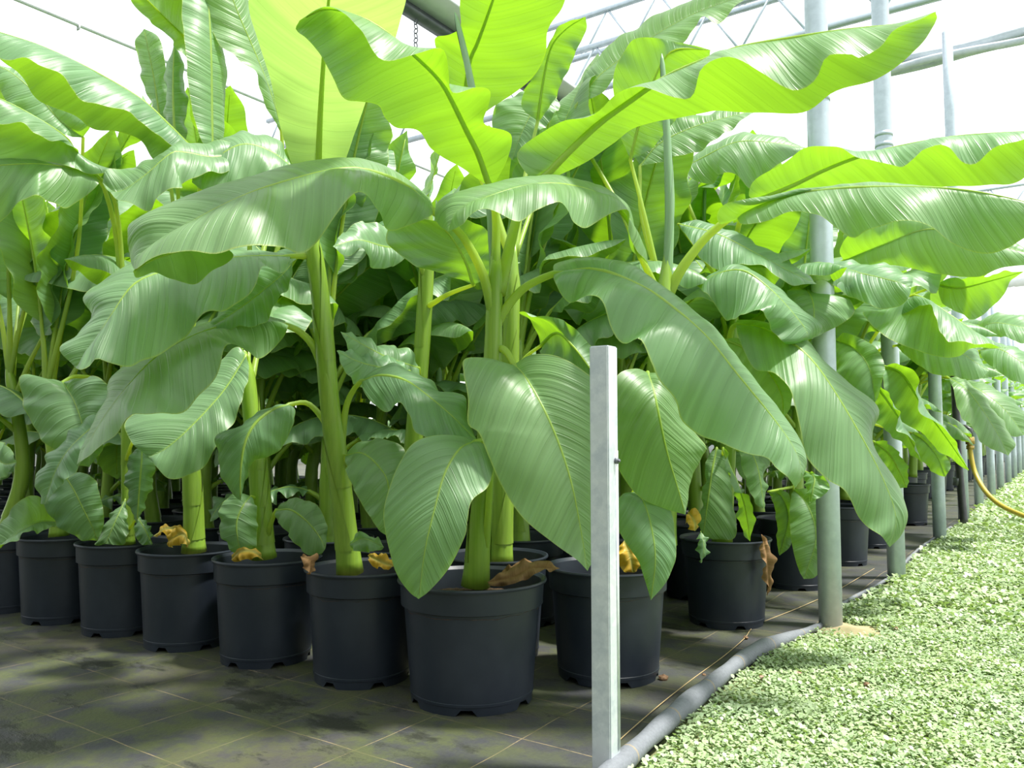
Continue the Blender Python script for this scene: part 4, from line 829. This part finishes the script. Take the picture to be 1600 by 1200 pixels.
# ------------------------------------------------------------------ hose, tap, pipe
t = tag(empty('irrigation_standpipe', tuple(at(1497, 815, 5.9)[:2]) + (0,)), 'black irrigation standpipe with clamps beside the path', 'pipe')
o = np.array(t.location)
ob('tube', mesh_of('standpipe', np.array(tube(crom([at(1507, 822, 5.85), at(1501, 760, 5.9), at(1496, 700, 5.92), at(1494, 650, 5.93), at(1490, 560, 5.93)], 24), .026, 14)[0]) - o, tube(crom([at(1507, 822, 5.85), at(1501, 760, 5.9), at(1496, 700, 5.92), at(1494, 650, 5.93), at(1490, 560, 5.93)], 24), .026, 14)[1], M_BLACKPIPE), t)
for yy, r in ((672, .042), (752, .034)):
    v_, f_ = tube([at(1497 - (yy > 700) * 0, yy + 6, 5.92), at(1496, yy - 6, 5.92)], r, 14); ob('clamp', mesh_of('clamp', np.array(v_) - o, f_, M_DARKMETAL), t)
v_, f_ = tube([at(1497, 668, 5.92), at(1508, 668, 5.85), at(1515, 672, 5.8), at(1515, 682, 5.8)], .022, 10); ob('tap', mesh_of('tap', np.array(v_) - o, f_, M_BLACKPIPE), t)
hp = [at(1515, 688, 5.8), at(1517, 712, 5.8), at(1524, 740, 5.75), at(1540, 768, 5.6), at(1565, 790, 5.45), at(1605, 808, 5.25), at(1650, 822, 5.05)]
e_ = at(1605, 845, 4.85)
hp += [np.array([.25, hp[-1][1], .05]), np.array([.34, hp[-1][1] - .25, .02]), np.array([.15, hp[-1][1] - .45, .02]), np.array([-.12, e_[1] + .02, .02]), np.array([-.16, e_[1] - .25, .02]), np.array([.1, e_[1] - .5, .02])]
t = tag(empty('garden_hose', (hp[0][0], hp[0][1], 0)), 'yellow garden hose drooping from the tap onto the path', 'hose'); o = np.array(t.location)
v_, f_ = tube(crom(hp, 130), .0165, 12); ob('hose_tube', mesh_of('hose_tube', np.array(v_) - o, f_, M_HOSE), t)
v_, f_ = join(tube([at(1515, 683, 5.8), at(1516, 694, 5.8)], .03, 12), tube([at(1516, 696, 5.8), at(1516, 702, 5.8)], .026, 12)); ob('coupling', mesh_of('coupling', np.array(v_) - o, f_, M_BRASS), t)
# ------------------------------------------------------------------ clods and stones
def clod(name, x, y, r, m, label, cat, z=0):
    q = random.Random(int(x * 1000)); bm = bmesh.new(); bmesh.ops.create_icosphere(bm, subdivisions=2, radius=r)
    for v in bm.verts: v.co *= q.uniform(.75, 1.15); v.co.z *= .7
    me = bpy.data.meshes.new(name); bm.to_mesh(me); bm.free(); me.materials.append(m)
    tag(ob(name, me, None, (x, y, z + r * .45)), label, cat)
def g(x, y):
    d_ = Fv + Rv * (x - 800) / FPX + Uv * (600 - y) / FPX; P = Cv - d_ * CAMH / d_[2]; return P[0], P[1]
clod('soil_clod', *g(1037, 1063), .014, M_CLOD, 'brown soil clod beside the pot behind the square post', 'soil clod')
clod('soil_clod', *g(1165, 998), .008, M_CLOD, 'small dark soil clod on the black fabric in front of the glossy pot', 'soil clod')
clod('soil_clod', *g(1100, 1056), .006, M_CLOD, 'tiny soil crumb in the middle of the fabric strip', 'soil clod')
clod('soil_clod', *g(1150, 1050), .009, M_CLOD, 'soil crumb against the rolled fabric hem', 'soil clod')
clod('pebble', *g(1190, 1066), .009, M_STONE, 'round reddish pebble in the groundcover near the rolled hem', 'pebble', .008)
clod('pebble', *g(1248, 1059), .009, M_STONE, 'flat reddish pebble in the groundcover', 'pebble', .008)
clod('pebble', *g(1355, 1077), .009, M_CLOD, 'dark brown pebble in the groundcover', 'pebble', .008)
clod('pebble', *g(1400, 988), .009, M_CLOD, 'dark pebble in the groundcover right of the sandy patch', 'pebble', .008)
clod('pebble', *g(1330, 1046), .008, M_STONE, 'reddish brown pebble in the groundcover right of the flat one', 'pebble', .008)
# ------------------------------------------------------------------ creeping groundcover on the path
rg = np.random.default_rng(3)
def cover(n, y0, y1, size, x1):
    ys_ = rg.uniform(y0, y1, n); xs = np.array([edge_x(v) for v in ys_]) + .02 + rg.uniform(0, 1, n) ** .9 * (x1 - (-.7))
    keep = np.hypot(xs + .635, ys_ - 2.93) > rg.uniform(.08, .15, n)
    bare = np.sin(xs * 13 + 2 * np.sin(ys_ * 5)) * np.sin(ys_ * 11 + xs * 4)
    keep &= (bare < .75) | (rg.uniform(0, 1, n) < .5)
    xs, ys_ = xs[keep], ys_[keep]; n = len(xs)
    a_ = rg.uniform(0, 6.283, n); tl = rg.uniform(-.4, .9, n); sz = size * rg.uniform(.6, 1.35, n); z = rg.uniform(-.008, .016, n) + .006 * np.sin(xs * 21) * np.sin(ys_ * 17)
    shape = np.array([(0, 0), (.45, .42), (1, .5), (1.35, .18), (1.25, -.25), (.9, -.5), (.4, -.4)])
    V = np.zeros((n, 7, 3))
    for i, (u, v) in enumerate(shape):
        lx = u * sz; ly = v * sz * 1.1; lz = np.sin(tl) * lx + .15 * sz * abs(v)
        lx = lx * np.cos(tl)
        V[:, i, 0] = xs + lx * np.cos(a_) - ly * np.sin(a_); V[:, i, 1] = ys_ + lx * np.sin(a_) + ly * np.cos(a_); V[:, i, 2] = z + lz
    return V.reshape(-1, 3)
Vs = np.vstack([cover(150000, .9, 3.2, .0075, .75), cover(60000, 3.2, 6.5, .013, .6), cover(36000, 6.5, 18, .024, .6)])
n = len(Vs) // 7
me = bpy.data.meshes.new('groundcover'); me.vertices.add(len(Vs)); me.vertices.foreach_set('co', Vs.ravel())
me.loops.add(n * 7); me.loops.foreach_set('vertex_index', np.arange(n * 7)); me.polygons.add(n)
me.polygons.foreach_set('loop_start', np.arange(n) * 7); me.polygons.foreach_set('loop_total', np.full(n, 7)); me.materials.append(M_COVER); me.update(calc_edges=True)
tag(ob('groundcover', me), 'low pale green creeping plants covering the path', 'groundcover', kind='stuff')
